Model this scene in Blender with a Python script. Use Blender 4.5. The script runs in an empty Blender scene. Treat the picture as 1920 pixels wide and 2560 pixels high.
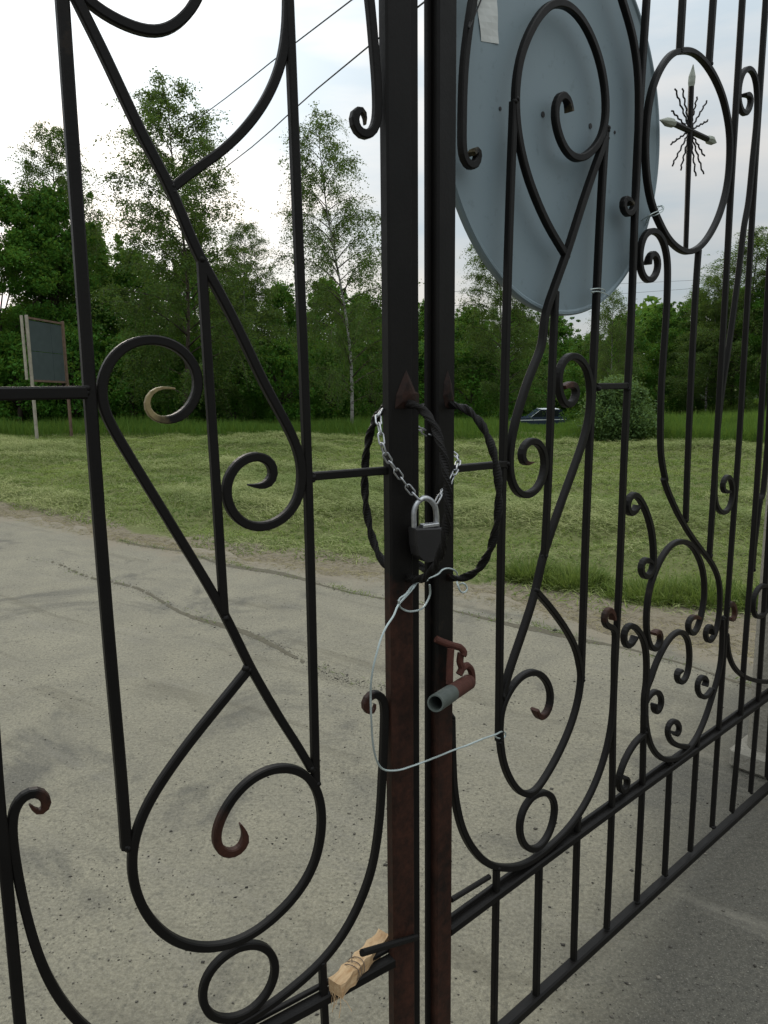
import bpy, math, random
import numpy as np
from mathutils import Vector, Matrix

sc = bpy.context.scene
COL = sc.collection
rng = np.random.default_rng(7)
random.seed(7)

# ------------------------------------------------------------------ camera
PITCH, ROLL, EYE = .1756, .0101, 1.58
cam = bpy.data.cameras.new('camera')
cam.sensor_fit = 'VERTICAL'
cam.sensor_height = 34.0
cam.lens = 1941.08 / 2560 * 34.0
cam.clip_start, cam.clip_end = .05, 3000
co = bpy.data.objects.new('camera', cam)
COL.objects.link(co)
fw = Vector((0, math.cos(PITCH), -math.sin(PITCH)))
u0 = Vector((0, math.sin(PITCH), math.cos(PITCH)))
rt = Vector((1, 0, 0)) * math.cos(ROLL) - u0 * math.sin(ROLL)
up = Vector((1, 0, 0)) * math.sin(ROLL) + u0 * math.cos(ROLL)
M = Matrix.Identity(4)
for i in range(3):
    M[i][0], M[i][1], M[i][2] = rt[i], up[i], -fw[i]
M[2][3] = EYE
co.matrix_world = M
sc.camera = co

# ------------------------------------------------------------------ sky, sun, exposure
SUN_AZ, SUN_EL = math.radians(-22), math.radians(14)     # low sun behind the cloud, ahead and to the left
sdir = Vector((math.sin(SUN_AZ) * math.cos(SUN_EL), math.cos(SUN_AZ) * math.cos(SUN_EL), math.sin(SUN_EL)))
w = bpy.data.worlds.new('World')
sc.world = w
w.use_nodes = True
nt = w.node_tree
N, Lk = nt.nodes, nt.links
N.clear()
out = N.new('ShaderNodeOutputWorld')
bg = N.new('ShaderNodeBackground')
bg.inputs['Strength'].default_value = .1
Lk.new(bg.outputs[0], out.inputs[0])
sky = N.new('ShaderNodeTexSky')
sky.sky_type = 'NISHITA'
sky.sun_disc = False
sky.sun_elevation = SUN_EL
sky.sun_rotation = SUN_AZ
tc = N.new('ShaderNodeTexCoord')
def vmath(op, a, b):
    n = N.new('ShaderNodeVectorMath'); n.operation = op
    Lk.new(a, n.inputs[0])
    if isinstance(b, (tuple, Vector)): n.inputs[1].default_value = b
    else: Lk.new(b, n.inputs[1])
    return n
def wm(op, a, b):
    n = N.new('ShaderNodeMath'); n.operation = op
    for s, v in zip(n.inputs, (a, b)):
        if isinstance(v, (int, float)): s.default_value = v
        else: Lk.new(v, s)
    return n.outputs[0]
dirn = vmath('NORMALIZE', tc.outputs['Generated'], (0, 0, 0)).outputs[0]
dot = vmath('DOT_PRODUCT', dirn, tuple(sdir)).outputs['Value']
glow = wm('POWER', wm('MAXIMUM', wm('MULTIPLY_ADD', dot, .5), 0.0), 1.0)
N.remove(glow.node); 
half = N.new('ShaderNodeMath'); half.operation = 'MULTIPLY_ADD'
Lk.new(dot, half.inputs[0]); half.inputs[1].default_value = .5; half.inputs[2].default_value = .5
g_wide = wm('POWER', half.outputs[0], 30.0)
g_mid = wm('POWER', half.outputs[0], 60.0)
mp = N.new('ShaderNodeMapping'); mp.inputs['Scale'].default_value = (1.0, 1.0, 4.6)
Lk.new(dirn, mp.inputs[0])
nz = N.new('ShaderNodeTexNoise'); nz.inputs['Scale'].default_value = 3.1; nz.inputs['Detail'].default_value = 5; nz.inputs['Roughness'].default_value = .5
Lk.new(mp.outputs[0], nz.inputs[0])
cr = N.new('ShaderNodeValToRGB')
cr.color_ramp.elements[0].position = .38; cr.color_ramp.elements[0].color = (.72, .83, .91, 1)
cr.color_ramp.elements[1].position = .66; cr.color_ramp.elements[1].color = (1.05, 1.03, 1.0, 1)
Lk.new(nz.outputs[0], cr.inputs[0])
lev = N.new('ShaderNodeMath'); lev.operation = 'MULTIPLY_ADD'
Lk.new(g_wide, lev.inputs[0]); lev.inputs[1].default_value = 5.2; lev.inputs[2].default_value = 5.7
sep = N.new('ShaderNodeSeparateXYZ'); Lk.new(dirn, sep.inputs[0])
zen = wm('MULTIPLY', wm('POWER', wm('MAXIMUM', sep.outputs[2], 0.0), 1.8), 20.0)
lev2 = wm('ADD', wm('ADD', lev.outputs[0], zen), wm('MULTIPLY', g_mid, 4.0))
cl = vmath('SCALE', cr.outputs[0], (0, 0, 0)); Lk.new(lev2, cl.inputs['Scale'])
# warm tint of the cloud round the hidden sun
wt = N.new('ShaderNodeMixRGB'); wt.blend_type = 'MULTIPLY'
Lk.new(wm('MULTIPLY', g_mid, .8), wt.inputs[0]); Lk.new(cl.outputs[0], wt.inputs[1]); wt.inputs[2].default_value = (1.05, .95, .88, 1)
mx = N.new('ShaderNodeMixRGB'); mx.inputs[0].default_value = .93
Lk.new(sky.outputs[0], mx.inputs[1]); Lk.new(wt.outputs[0], mx.inputs[2])
Lk.new(mx.outputs[0], bg.inputs[0])

sl = bpy.data.lights.new('sun', 'SUN')
sl.energy = .9
sl.angle = math.radians(14)
sl.color = (1, .9, .78)
so = bpy.data.objects.new('sun', sl)
so.rotation_euler = sdir.to_track_quat('Z', 'Y').to_euler()
so.location = (0, 0, 30)
COL.objects.link(so)

sc.view_settings.view_transform = 'Standard'
sc.view_settings.look = 'None'
sc.view_settings.exposure = 0
sc.view_settings.gamma = 1
sc.view_settings.use_curve_mapping = False
sc.cycles.max_bounces = 8
sc.cycles.diffuse_bounces = 5
sc.cycles.transmission_bounces = 6
sc.cycles.transparent_max_bounces = 8

# ------------------------------------------------------------------ helpers: objects
def tag(o, label=None, cat=None, group=None, kind=None):
    if label: o['label'] = label
    if cat: o['category'] = cat
    if group: o['group'] = group
    if kind: o['kind'] = kind
    return o

def empty(name, loc, label=None, cat=None, group=None):
    o = bpy.data.objects.new(name, None)
    o.empty_display_size = .1
    o.location = loc
    COL.objects.link(o)
    return tag(o, label, cat, group)

def wloc(o):
    v = Vector((0, 0, 0))
    while o is not None:
        v += Vector(o.location); o = o.parent
    return v

def mesh_obj(name, V, F, m, parent=None, loc=None, attrs=None, smooth=False):
    """V in world metres; the object's origin is loc (or its parent's)."""
    V = np.asarray(V, float)
    if loc is None:
        loc = wloc(parent) if parent is not None else Vector((float(V[:, 0].mean()), float(V[:, 1].mean()), float(V[:, 2].min())))
    loc = Vector(loc)
    me = bpy.data.meshes.new(name)
    me.from_pydata((V - np.array(loc)).tolist(), [], [tuple(f) for f in F])
    if attrs:
        for k, a in attrs.items():
            at = me.attributes.new(k, 'FLOAT', 'POINT')
            at.data.foreach_set('value', np.asarray(a, np.float32))
    if smooth: me.polygons.foreach_set('use_smooth', [True] * len(me.polygons))
    if m: me.materials.append(m)
    me.update()
    o = bpy.data.objects.new(name, me)
    COL.objects.link(o)
    if parent is not None:
        o.parent = parent
        o.location = loc - wloc(parent)
    else:
        o.location = loc
    return o

def fast_mesh(name, V, F, m, loc=(0, 0, 0), attrs=None, parent=None):
    """V (n,3), F (m,k) arrays - for tens of thousands of small faces."""
    V = np.asarray(V, np.float32); F = np.asarray(F, np.int32)
    me = bpy.data.meshes.new(name)
    k = F.shape[1]
    me.vertices.add(len(V)); me.vertices.foreach_set('co', V.ravel())
    me.loops.add(F.size); me.loops.foreach_set('vertex_index', F.ravel())
    me.polygons.add(len(F)); me.polygons.foreach_set('loop_start', np.arange(0, F.size, k, dtype=np.int32))
    if attrs:
        for a, v in attrs.items():
            at = me.attributes.new(a, 'FLOAT', 'POINT'); at.data.foreach_set('value', np.asarray(v, np.float32))
    me.update(calc_edges=True); me.validate()
    if m: me.materials.append(m)
    o = bpy.data.objects.new(name, me); COL.objects.link(o)
    o.parent = parent; o.location = loc
    return o

class MB:
    def __init__(s): s.V = []; s.F = []
    def add(s, V, F):
        n = len(s.V); s.V += [tuple(map(float, v)) for v in V]; s.F += [tuple(i + n for i in f) for f in F]
        return s
    def box(s, c, sx, sy, sz, ax=((1, 0, 0), (0, 1, 0), (0, 0, 1)), bev=0.0):
        c = np.array(c, float); X, Y, Zz = [np.array(a, float) for a in ax]
        if bev <= 0:
            V = [c + X * sx * a + Y * sy * b + Zz * sz * d for d in (-.5, .5) for b in (-.5, .5) for a in (-.5, .5)]
            return s.add(V, [(0, 2, 3, 1), (4, 5, 7, 6), (0, 1, 5, 4), (2, 6, 7, 3), (0, 4, 6, 2), (1, 3, 7, 5)])
        V = []
        for d, e in ((-1, bev), (-1, 0), (1, 0), (1, bev)):
            hx, hy = sx / 2 - e, sy / 2 - e
            hz = d * (sz / 2 - (0 if e else bev))
            for a, b in ((-hx + bev, -hy), (hx - bev, -hy), (hx, -hy + bev), (hx, hy - bev), (hx - bev, hy), (-hx + bev, hy), (-hx, hy - bev), (-hx, -hy + bev)):
                V.append(c + X * a + Y * b + Zz * hz)
        F = [tuple(range(7, -1, -1)), tuple(range(24, 32))]
        for r_ in range(3):
            for i in range(8): F.append((r_ * 8 + i, r_ * 8 + (i + 1) % 8, r_ * 8 + 8 + (i + 1) % 8, r_ * 8 + 8 + i))
        return s.add(V, F)
    def tube(s, P, R, n=8, closed=False, flat=1.0, caps=True):
        P = np.array(P, float); m_ = len(P)
        R = np.full(m_, R) if np.isscalar(R) else np.asarray(R, float)
        t = np.gradient(P, axis=0) if not closed else np.roll(P, -1, 0) - np.roll(P, 1, 0)
        t /= np.linalg.norm(t, axis=1)[:, None] + 1e-12
        ref = np.array((0, 0, 1.)) if abs(t[0][2]) < .9 else np.array((1., 0, 0))
        u = np.cross(t[0], ref); u /= np.linalg.norm(u)
        V = []
        for i in range(m_):
            u = u - t[i] * (u @ t[i]); u /= np.linalg.norm(u) + 1e-12
            v = np.cross(t[i], u)
            for k in range(n):
                a = 2 * math.pi * k / n
                V.append(P[i] + R[i] * (u * math.cos(a) + v * math.sin(a) * flat))
        F = []
        for i in range(m_ if closed else m_ - 1):
            j = (i + 1) % m_
            for k in range(n): F.append((i * n + k, i * n + (k + 1) % n, j * n + (k + 1) % n, j * n + k))
        if not closed and caps: F += [tuple(range(n - 1, -1, -1)), tuple(range((m_ - 1) * n, m_ * n))]
        return s.add(V, F)
    def build(s, name, m, parent=None, loc=None, smooth=False, attrs=None): return mesh_obj(name, s.V, s.F, m, parent, loc, attrs, smooth)

def catmull(P, step, closed=False):
    P = np.array(P, float)
    if closed: Q = np.vstack([P[-1], P, P[0], P[1]])
    else: Q = np.vstack([2 * P[0] - P[1], P, 2 * P[-1] - P[-2]])
    o = []
    for i in range(1, len(Q) - 2):
        a, b, c, d = Q[i - 1:i + 3]
        n = max(2, int(np.linalg.norm(c - b) / step))
        for t in np.arange(n) / n:
            o.append(.5 * (2 * b + (c - a) * t + (2 * a - 5 * b + 4 * c - d) * t * t + (3 * b - 3 * c + d - a) * t ** 3))
    if not closed: o.append(Q[-2])
    return np.array(o)

def smooth_path(P, k, closed=False):
    P = P.copy()
    for _ in range(k):
        if closed: P = .5 * P + .25 * (np.roll(P, 1, 0) + np.roll(P, -1, 0))
        else: P[1:-1] = .5 * P[1:-1] + .25 * (P[:-2] + P[2:])
    return P

# ------------------------------------------------------------------ helpers: materials
class MT:
    def __init__(s, name):
        s.m = bpy.data.materials.new(name); s.m.use_nodes = True
        s.nt = s.m.node_tree; s.N = s.nt.nodes; s.L = s.nt.links
        s.bsdf = s.N['Principled BSDF']; s.out = s.N['Material Output']
        s.geo = None
    def pos(s):
        if s.geo is None: s.geo = s.N.new('ShaderNodeNewGeometry')
        return s.geo.outputs['Position']
    def put(s, sock, v):
        if hasattr(v, 'is_linked') or isinstance(v, bpy.types.NodeSocket): s.L.new(v, sock)
        elif isinstance(v, (tuple, list)): sock.default_value = (*v, 1) if len(v) == 3 and len(sock.default_value) == 4 else v
        else: sock.default_value = v
    def noise(s, scale, detail=4, rough=.55, vec=None, stretch=None, dist=0):
        n = s.N.new('ShaderNodeTexNoise')
        n.inputs['Scale'].default_value = scale; n.inputs['Detail'].default_value = detail
        n.inputs['Roughness'].default_value = rough; n.inputs['Distortion'].default_value = dist
        v = vec or s.pos()
        if stretch:
            mp = s.N.new('ShaderNodeMapping'); mp.inputs['Scale'].default_value = stretch
            s.L.new(v, mp.inputs[0]); v = mp.outputs[0]
        s.L.new(v, n.inputs['Vector'])
        return n.outputs[0]
    def voro(s, scale, feature='F1', vec=None, rnd=1.0):
        n = s.N.new('ShaderNodeTexVoronoi'); n.feature = feature
        n.inputs['Scale'].default_value = scale; n.inputs['Randomness'].default_value = rnd
        s.L.new(vec or s.pos(), n.inputs['Vector'])
        return n.outputs['Distance']
    def ramp(s, f, *st):
        n = s.N.new('ShaderNodeValToRGB'); e = n.color_ramp.elements
        while len(e) < len(st): e.new(.5)
        for k, (p, c) in zip(e, st):
            k.position = p; k.color = (c, c, c, 1) if isinstance(c, (int, float)) else (*c, 1)
        s.L.new(f, n.inputs[0]); return n.outputs[0]
    def mix(s, f, a, b, mode='MIX'):
        n = s.N.new('ShaderNodeMixRGB'); n.blend_type = mode
        s.put(n.inputs[0], f); s.put(n.inputs[1], a); s.put(n.inputs[2], b)
        return n.outputs[0]
    def math(s, op, a, b=0.0, clamp=False):
        n = s.N.new('ShaderNodeMath'); n.operation = op; n.use_clamp = clamp
        s.put(n.inputs[0], a); s.put(n.inputs[1], b)
        return n.outputs[0]
    def attr(s, name):
        n = s.N.new('ShaderNodeAttribute'); n.attribute_name = name
        return n.outputs['Fac']
    def bump(s, h, strength=.3, dist=.01):
        n = s.N.new('ShaderNodeBump'); n.inputs['Strength'].default_value = strength; n.inputs['Distance'].default_value = dist
        s.L.new(h, n.inputs['Height']); s.L.new(n.outputs[0], s.bsdf.inputs['Normal'])
    def set(s, **k):
        names = dict(color='Base Color', rough='Roughness', metal='Metallic', spec='Specular IOR Level', sheen='Sheen Weight')
        for a, v in k.items(): s.put(s.bsdf.inputs[names[a]], v)
        return s

def plain(name, col, rough=.6, metal=0, spec=.4, vary=.25, scale=30, bump=.1):
    t = MT(name)
    n = t.noise(scale)
    t.set(color=t.mix(n, tuple(c * (1 - vary) for c in col), tuple(min(1, c * (1 + vary)) for c in col)), rough=rough, metal=metal, spec=spec)
    if bump: t.bump(t.noise(scale * 4), bump, .002)
    return t.m

def make_iron():
    t = MT('black_painted_iron')
    base = t.mix(t.noise(14), (.0042, .0038, .0035), (.0095, .0084, .0074))
    # worn spots with the primer and rust showing
    nn = t.math('ADD', t.math('MULTIPLY', t.noise(34, 6, .68), .55), t.math('MULTIPLY', t.noise(1, 5, .6, stretch=(22, 22, 5)), .45))
    fine = t.noise(120, 3)
    rust = t.mix(fine, (.018, .0092, .0066), (.062, .0245, .0155))
    wear = t.attr('rust')
    f = t.ramp(t.math('ADD', t.math('MULTIPLY', nn, .8), t.math('SUBTRACT', wear, .45)), (.38, 0), (.60, 1))
    c = t.mix(t.math('MULTIPLY', f, t.math('GREATER_THAN', wear, .001)), base, rust)
    gold = t.mix(fine, (.10, .076, .036), (.29, .235, .115))
    gf = t.ramp(t.math('ADD', t.math('MULTIPLY', nn, .7), t.math('SUBTRACT', t.attr('gold'), .5)), (.30, 0), (.5, 1))
    c = t.mix(t.math('MULTIPLY', gf, t.math('GREATER_THAN', t.attr('gold'), .001)), c, gold)
    sp = t.ramp(t.noise(7, 6, .7), (.66, 0), (.72, .55))
    c = t.mix(sp, c, (.028, .02, .014))
    t.set(color=c, rough=t.ramp(nn, (.3, .42), (.7, .60)), spec=.145)
    t.bump(t.noise(160, 4), .25, .0012)
    return t.m

IRON = make_iron()
GALV = plain('zinc_steel', (.42, .43, .44), rough=.38, metal=.9, scale=160, vary=.45)
WIRE = plain('galvanised_wire', (.42, .48, .47), rough=.45, metal=.55, scale=40)
LOCK = plain('lock_black', (.016, .015, .015), rough=.5, spec=.35)
RUST = plain('rusty_red_iron', (.062, .021, .014), rough=.75, spec=.25, vary=.6, scale=70, bump=.4)

# ------------------------------------------------------------------ measured data, in metres
TR = [
('L', 'vertical_bar', [(0.5427, 2.0903), (0.5432, 2.0371), (0.5443, 1.9124), (0.5441, 1.8077), (0.5452, 1.6191), (0.5462, 1.5068), (0.5448, 1.1239), (0.5402, 0.992), (0.5424, 0.8895)], {'st': 1}),
('L', 'vertical_bar', [(0.2365, 2.1665), (0.2349, 2.1054), (0.232, 1.8891), (0.2292, 1.6911), (0.2252, 1.4163), (0.226, 1.0466), (0.2264, 0.8989)], {'st': 1}),
('L', 'diagonal_scroll', [(0.5404, 2.0712), (0.5266, 2.0407), (0.4999, 1.9879), (0.459, 1.9005), (0.4215, 1.8296), (0.3886, 1.7505), (0.3543, 1.6892), (0.325, 1.6315), (0.2946, 1.5674), (0.2624, 1.5089), (0.2432, 1.4686), (0.2359, 1.4336), (0.2426, 1.39), (0.2676, 1.3599), (0.3072, 1.3478), (0.3408, 1.3589), (0.3609, 1.3869), (0.3647, 1.4135), (0.3563, 1.4382), (0.3364, 1.4573), (0.3101, 1.4637), (0.2883, 1.456), (0.2794, 1.4368), (0.2845, 1.4156), (0.2979, 1.4066), (0.3142, 1.4102), (0.3271, 1.4173)], {'tip1': 1}),
('L', 'curved_bar', [(0.4215, 1.8296), (0.3894, 1.8565), (0.3481, 1.8865), (0.3086, 1.924), (0.2751, 1.9674), (0.2517, 2.0143), (0.2404, 2.0591), (0.2366, 2.105), (0.2368, 2.1495)], {}),
('L', 'scroll', [(0.5354, 2.0672), (0.5219, 2.0483), (0.5021, 2.0356), (0.4743, 2.026), (0.4452, 2.0219), (0.4239, 2.0248), (0.4048, 2.0357), (0.3849, 2.0553), (0.3712, 2.0752), (0.3601, 2.103)], {}),
('L', 'vertical_bar', [(0.383, 1.7431), (0.3817, 1.6044), (0.3804, 1.5488), (0.3776, 1.4645), (0.3775, 1.3605), (0.3755, 1.289), (0.3746, 1.2241)], {'st': 1}),
('L', 'diagonal_scroll', [(0.4306, 1.5629), (0.4433, 1.5696), (0.4595, 1.5698), (0.4724, 1.5589), (0.4782, 1.5432), (0.472, 1.5239), (0.4516, 1.5143), (0.4281, 1.5189), (0.4069, 1.5363), (0.3946, 1.5623), (0.3962, 1.5885), (0.4127, 1.6143), (0.4334, 1.6275), (0.4605, 1.6321), (0.4922, 1.6249), (0.5116, 1.6091), (0.5251, 1.5892), (0.5319, 1.5648), (0.5307, 1.5401), (0.5212, 1.5147), (0.488, 1.4488), (0.4407, 1.3573), (0.3833, 1.2431), (0.3392, 1.1378), (0.3339, 1.1252), (0.2914, 1.0368), (0.2561, 0.9704), (0.2338, 0.9243)], {'tip0': 1, 'gold': 0.14}),
('L', 'scroll', [(0.3417, 1.1231), (0.3837, 1.0831), (0.4342, 1.0353), (0.476, 0.9905), (0.5025, 0.9572), (0.521, 0.9255), (0.5313, 0.8988), (0.5366, 0.8702), (0.5369, 0.8396), (0.5321, 0.8067), (0.5205, 0.7705), (0.5014, 0.7344), (0.473, 0.7004), (0.4347, 0.6747), (0.3941, 0.6627), (0.3536, 0.663), (0.3089, 0.6788), (0.2646, 0.7083), (0.2336, 0.7494), (0.2201, 0.7973), (0.2171, 0.8399), (0.224, 0.883), (0.2406, 0.9145), (0.2657, 0.9358), (0.2948, 0.9461), (0.3275, 0.946), (0.36, 0.9317), (0.3845, 0.9074), (0.4012, 0.8809), (0.4086, 0.8553), (0.4035, 0.8332), (0.3867, 0.8189), (0.3651, 0.8172), (0.3517, 0.8289), (0.351, 0.8452), (0.3647, 0.8693)], {'tip1': 1, 'rust': 0.28}),
('L', 'ring', [(0.3766, 0.6497), (0.3482, 0.6436), (0.3238, 0.6227), (0.3109, 0.5901), (0.3156, 0.5563), (0.336, 0.5299), (0.3682, 0.5154), (0.4087, 0.5262), (0.4359, 0.554), (0.4431, 0.589), (0.4336, 0.6209), (0.4091, 0.6415)], {'closed': 1}),
('L', 'scroll', [(0.1065, 1.0104), (0.1006, 1.0028), (0.1023, 0.9911), (0.1136, 0.9874), (0.1263, 0.9961), (0.133, 1.0129), (0.1299, 1.0281), (0.1173, 1.0365), (0.1006, 1.0356), (0.089, 1.0254), (0.0861, 1.0054), (0.0879, 0.9648), (0.0904, 0.9137), (0.0938, 0.8625), (0.1013, 0.7787), (0.1172, 0.6966), (0.1462, 0.6333), (0.1808, 0.587), (0.224, 0.5525), (0.2793, 0.5275), (0.3324, 0.5123), (0.3832, 0.5042), (0.4355, 0.5092)], {'tip0': 1, 'rust': 0.1}),
('L', 'vertical_bar', [(0.6944, 1.3386), (0.7018, 1.0938), (0.7044, 1.0079), (0.7036, 0.8911), (0.7048, 0.7894), (0.7062, 0.6724), (0.7063, 0.6155)], {'st': 1}),
('L', 'scroll', [(0.6661, 0.9998), (0.6619, 0.9822), (0.6549, 0.9739), (0.6445, 0.9782), (0.6387, 0.9918), (0.6398, 1.0076), (0.649, 1.0189), (0.6608, 1.0244), (0.6746, 1.0209), (0.6852, 1.0105), (0.6893, 0.994), (0.6915, 0.9591), (0.6904, 0.9225), (0.6883, 0.8851), (0.6847, 0.8465), (0.6791, 0.8008), (0.6711, 0.755), (0.6594, 0.7104), (0.6432, 0.6666), (0.6243, 0.6282), (0.6027, 0.5947)], {'tip0': 1, 'rust': 0.1}),
('L', 'crossbar', [(0.6944, 1.5606), (0.5505, 1.5601)], {'st': 1}),
('L', 'crossbar', [(0.2173, 1.4214), (0.0629, 1.4203)], {'st': 1}),
('L', 'scroll', [(0.1114, 1.9582), (0.1071, 1.9713), (0.111, 1.9818), (0.1187, 1.9834), (0.1292, 1.9782), (0.1352, 1.9639), (0.1309, 1.9491), (0.1199, 1.9406), (0.1082, 1.9402), (0.0963, 1.9475), (0.0902, 1.9613), (0.0883, 1.9851), (0.0893, 2.0238), (0.0927, 2.0615), (0.0969, 2.1061), (0.1003, 2.1352), (0.1054, 2.171)], {'tip0': 1, 'gold': 0.1}),
('L', 'spindle', [(0.2236, 0.5512), (0.2235, 0.4877), (0.2212, 0.4231), (0.2191, 0.3497)], {'st': 1}),
('R', 'vertical_bar', [(0.2399, 2.0681), (0.2315, 1.8409), (0.2291, 1.6287), (0.2255, 1.4202), (0.2244, 1.1865), (0.227, 0.9391), (0.2277, 0.8209)], {'st': 1}),
('R', 'scroll', [(0.4198, 1.8145), (0.3486, 1.8713), (0.2892, 1.9397), (0.256, 2.0037), (0.2428, 2.0648), (0.2485, 2.1249), (0.2697, 2.1768), (0.3034, 2.224), (0.3386, 2.2562), (0.3771, 2.2724), (0.4226, 2.272), (0.4731, 2.2505), (0.5189, 2.2066), (0.5452, 2.1511), (0.5491, 2.0981), (0.5298, 2.0538), (0.4881, 2.0203), (0.4507, 2.005), (0.409, 2.0123), (0.3779, 2.0429), (0.3653, 2.0782), (0.3762, 2.1076), (0.3993, 2.1189), (0.4183, 2.1083), (0.4171, 2.0868)], {'tip1': 0.5, 'gold': 0.05}),
('R', 'diagonal_scroll', [(0.5491, 2.0618), (0.4842, 1.9468), (0.4233, 1.8262), (0.3857, 1.7596), (0.3489, 1.6898), (0.3433, 1.6356), (0.2993, 1.5671), (0.2639, 1.4953), (0.2469, 1.446), (0.2423, 1.4005), (0.2516, 1.3634), (0.2783, 1.337), (0.316, 1.3327), (0.3499, 1.3514), (0.3647, 1.3874), (0.3592, 1.4194), (0.3356, 1.4411), (0.3054, 1.4459), (0.2797, 1.4299), (0.2774, 1.4068), (0.2917, 1.3948), (0.3213, 1.3994)], {'tip1': 1, 'rust': 0.05}),
('R', 'vertical_bar', [(0.5522, 2.0806), (0.5426, 1.8756), (0.541, 1.6336), (0.5336, 1.396), (0.5331, 1.1841), (0.5354, 0.871)], {'st': 1}),
('R', 'scroll', [(0.3446, 1.1212), (0.4022, 1.0701), (0.4687, 1.001), (0.5118, 0.9401), (0.533, 0.8774), (0.5329, 0.8948), (0.5286, 0.8386), (0.5048, 0.7795), (0.4603, 0.7224), (0.4028, 0.6748), (0.3506, 0.651), (0.2986, 0.6775), (0.2518, 0.7435), (0.2302, 0.8148), (0.2307, 0.8871), (0.2624, 0.9263), (0.2979, 0.9434), (0.3478, 0.9399), (0.3923, 0.9068), (0.4121, 0.8625), (0.4029, 0.8295), (0.3804, 0.8185), (0.3563, 0.8335), (0.3513, 0.8514)], {'tip1': 0.6, 'rust': 0.12}),
('R', 'ring', [(0.351, 0.6413), (0.4047, 0.6321), (0.4415, 0.5944), (0.4426, 0.5538), (0.422, 0.5154), (0.3852, 0.4996), (0.3472, 0.5131), (0.3174, 0.5463), (0.3058, 0.59), (0.3173, 0.6232)], {'closed': 1}),
('R', 'scroll', [(0.0764, 0.9219), (0.0798, 0.8384), (0.0881, 0.7509), (0.1122, 0.667), (0.151, 0.6008), (0.1976, 0.5492), (0.2542, 0.5126), (0.3221, 0.4868), (0.3932, 0.4824), (0.4868, 0.4937), (0.5551, 0.5211), (0.6145, 0.5684), (0.6582, 0.6331), (0.6829, 0.7119), (0.6868, 0.8034), (0.6821, 0.8852), (0.6832, 0.9356), (0.6798, 0.9643), (0.653, 0.9665), (0.6271, 0.9822), (0.6183, 1.0033), (0.6294, 1.017), (0.6541, 1.0165), (0.6692, 1.0028), (0.6667, 0.984)], {'tip1': 0.6, 'rust': 0.12}),
('R', 'vertical_bar', [(0.385, 1.7415), (0.3806, 1.6125), (0.3782, 1.3098), (0.3709, 1.1927)], {'st': 1}),
('R', 'diagonal_scroll', [(0.4214, 1.5489), (0.4643, 1.5579), (0.4831, 1.5403), (0.4685, 1.516), (0.4409, 1.5057), (0.4185, 1.5234), (0.4058, 1.5563), (0.4123, 1.5943), (0.4452, 1.616), (0.4879, 1.6081), (0.5206, 1.5795), (0.5329, 1.5342), (0.5282, 1.4786), (0.4999, 1.414), (0.4261, 1.2939), (0.3708, 1.1953), (0.3446, 1.1212), (0.3026, 1.0411), (0.2611, 0.9701), (0.2368, 0.9184)], {'tip0': 0.6, 'rust': 0.08}),
('R', 'crossbar', [(0.075, 1.408), (0.2297, 1.4036)], {'st': 1}),
('R', 'crossbar', [(0.554, 1.5487), (0.6833, 1.5474)], {'st': 1}),
('R', 'vertical_bar', [(0.6995, 2.3977), (0.6841, 2.0868), (0.6942, 1.636), (0.6857, 1.493), (0.6915, 1.042), (0.6839, 0.7703), (0.7046, 0.5069), (0.7048, 0.1174)], {'st': 1}),
('R', 'scroll', [(0.5542, 2.384), (0.5889, 2.3472), (0.6412, 2.2864), (0.6692, 2.2249), (0.6805, 2.1574), (0.6855, 2.0389), (0.684, 1.9557), (0.6715, 1.9255), (0.6437, 1.9221), (0.6227, 1.9387), (0.6327, 1.9594), (0.6602, 1.9622), (0.6646, 1.9458)], {'tip1': 0.6, 'gold': 0.08}),
('R', 'scroll', [(0.133, 2.2484), (0.1224, 2.2035), (0.1117, 2.1586), (0.1013, 2.0967), (0.098, 2.0445), (0.0971, 1.9748), (0.098, 1.9486), (0.1039, 1.9345), (0.1207, 1.9324), (0.1407, 1.9405), (0.147, 1.9569), (0.1437, 1.9726), (0.1341, 1.9784), (0.1237, 1.9717), (0.1227, 1.9582)], {'tip1': 0.6, 'gold': 0.1}),
('R', 'medallion_ring', [(0.8547, 2.3077), (0.9102, 2.3216), (0.9703, 2.3185), (1.0358, 2.2971), (1.0961, 2.2579), (1.1391, 2.2004), (1.1545, 2.1418), (1.1514, 2.0633), (1.1187, 1.9866), (1.0675, 1.9273), (1.0113, 1.8889), (0.9509, 1.8718), (0.8968, 1.8761), (0.8432, 1.8941), (0.7964, 1.926), (0.7566, 1.9629), (0.7311, 2.014), (0.7191, 2.0658), (0.7179, 2.1187), (0.7267, 2.1731), (0.7466, 2.2194), (0.7811, 2.2629), (0.8195, 2.2935)], {'closed': 1}),
('R', 'vertical_bar', [(0.854, 2.4362), (0.8528, 2.3085)], {'st': 1}),
('R', 'vertical_bar', [(1.0121, 2.4831), (1.0084, 2.3165)], {'st': 1}),
('R', 'vertical_bar', [(1.1681, 2.5294), (1.1712, 2.3588), (1.1729, 2.207), (1.1707, 2.0504), (1.1818, 1.8295), (1.1834, 1.6113), (1.1878, 1.3668), (1.1884, 1.2986), (1.1871, 1.0548)], {'st': 1}),
('R', 'vertical_bar', [(1.316, 2.5732), (1.3202, 2.3949), (1.3199, 2.2355), (1.3237, 2.0726), (1.3334, 1.8235), (1.3376, 1.6479), (1.3466, 1.2801), (1.3406, 1.1206), (1.3425, 0.8667), (1.3413, 0.624), (1.3401, 0.4509), (1.3438, 0.1313)], {'st': 1}),
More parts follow.
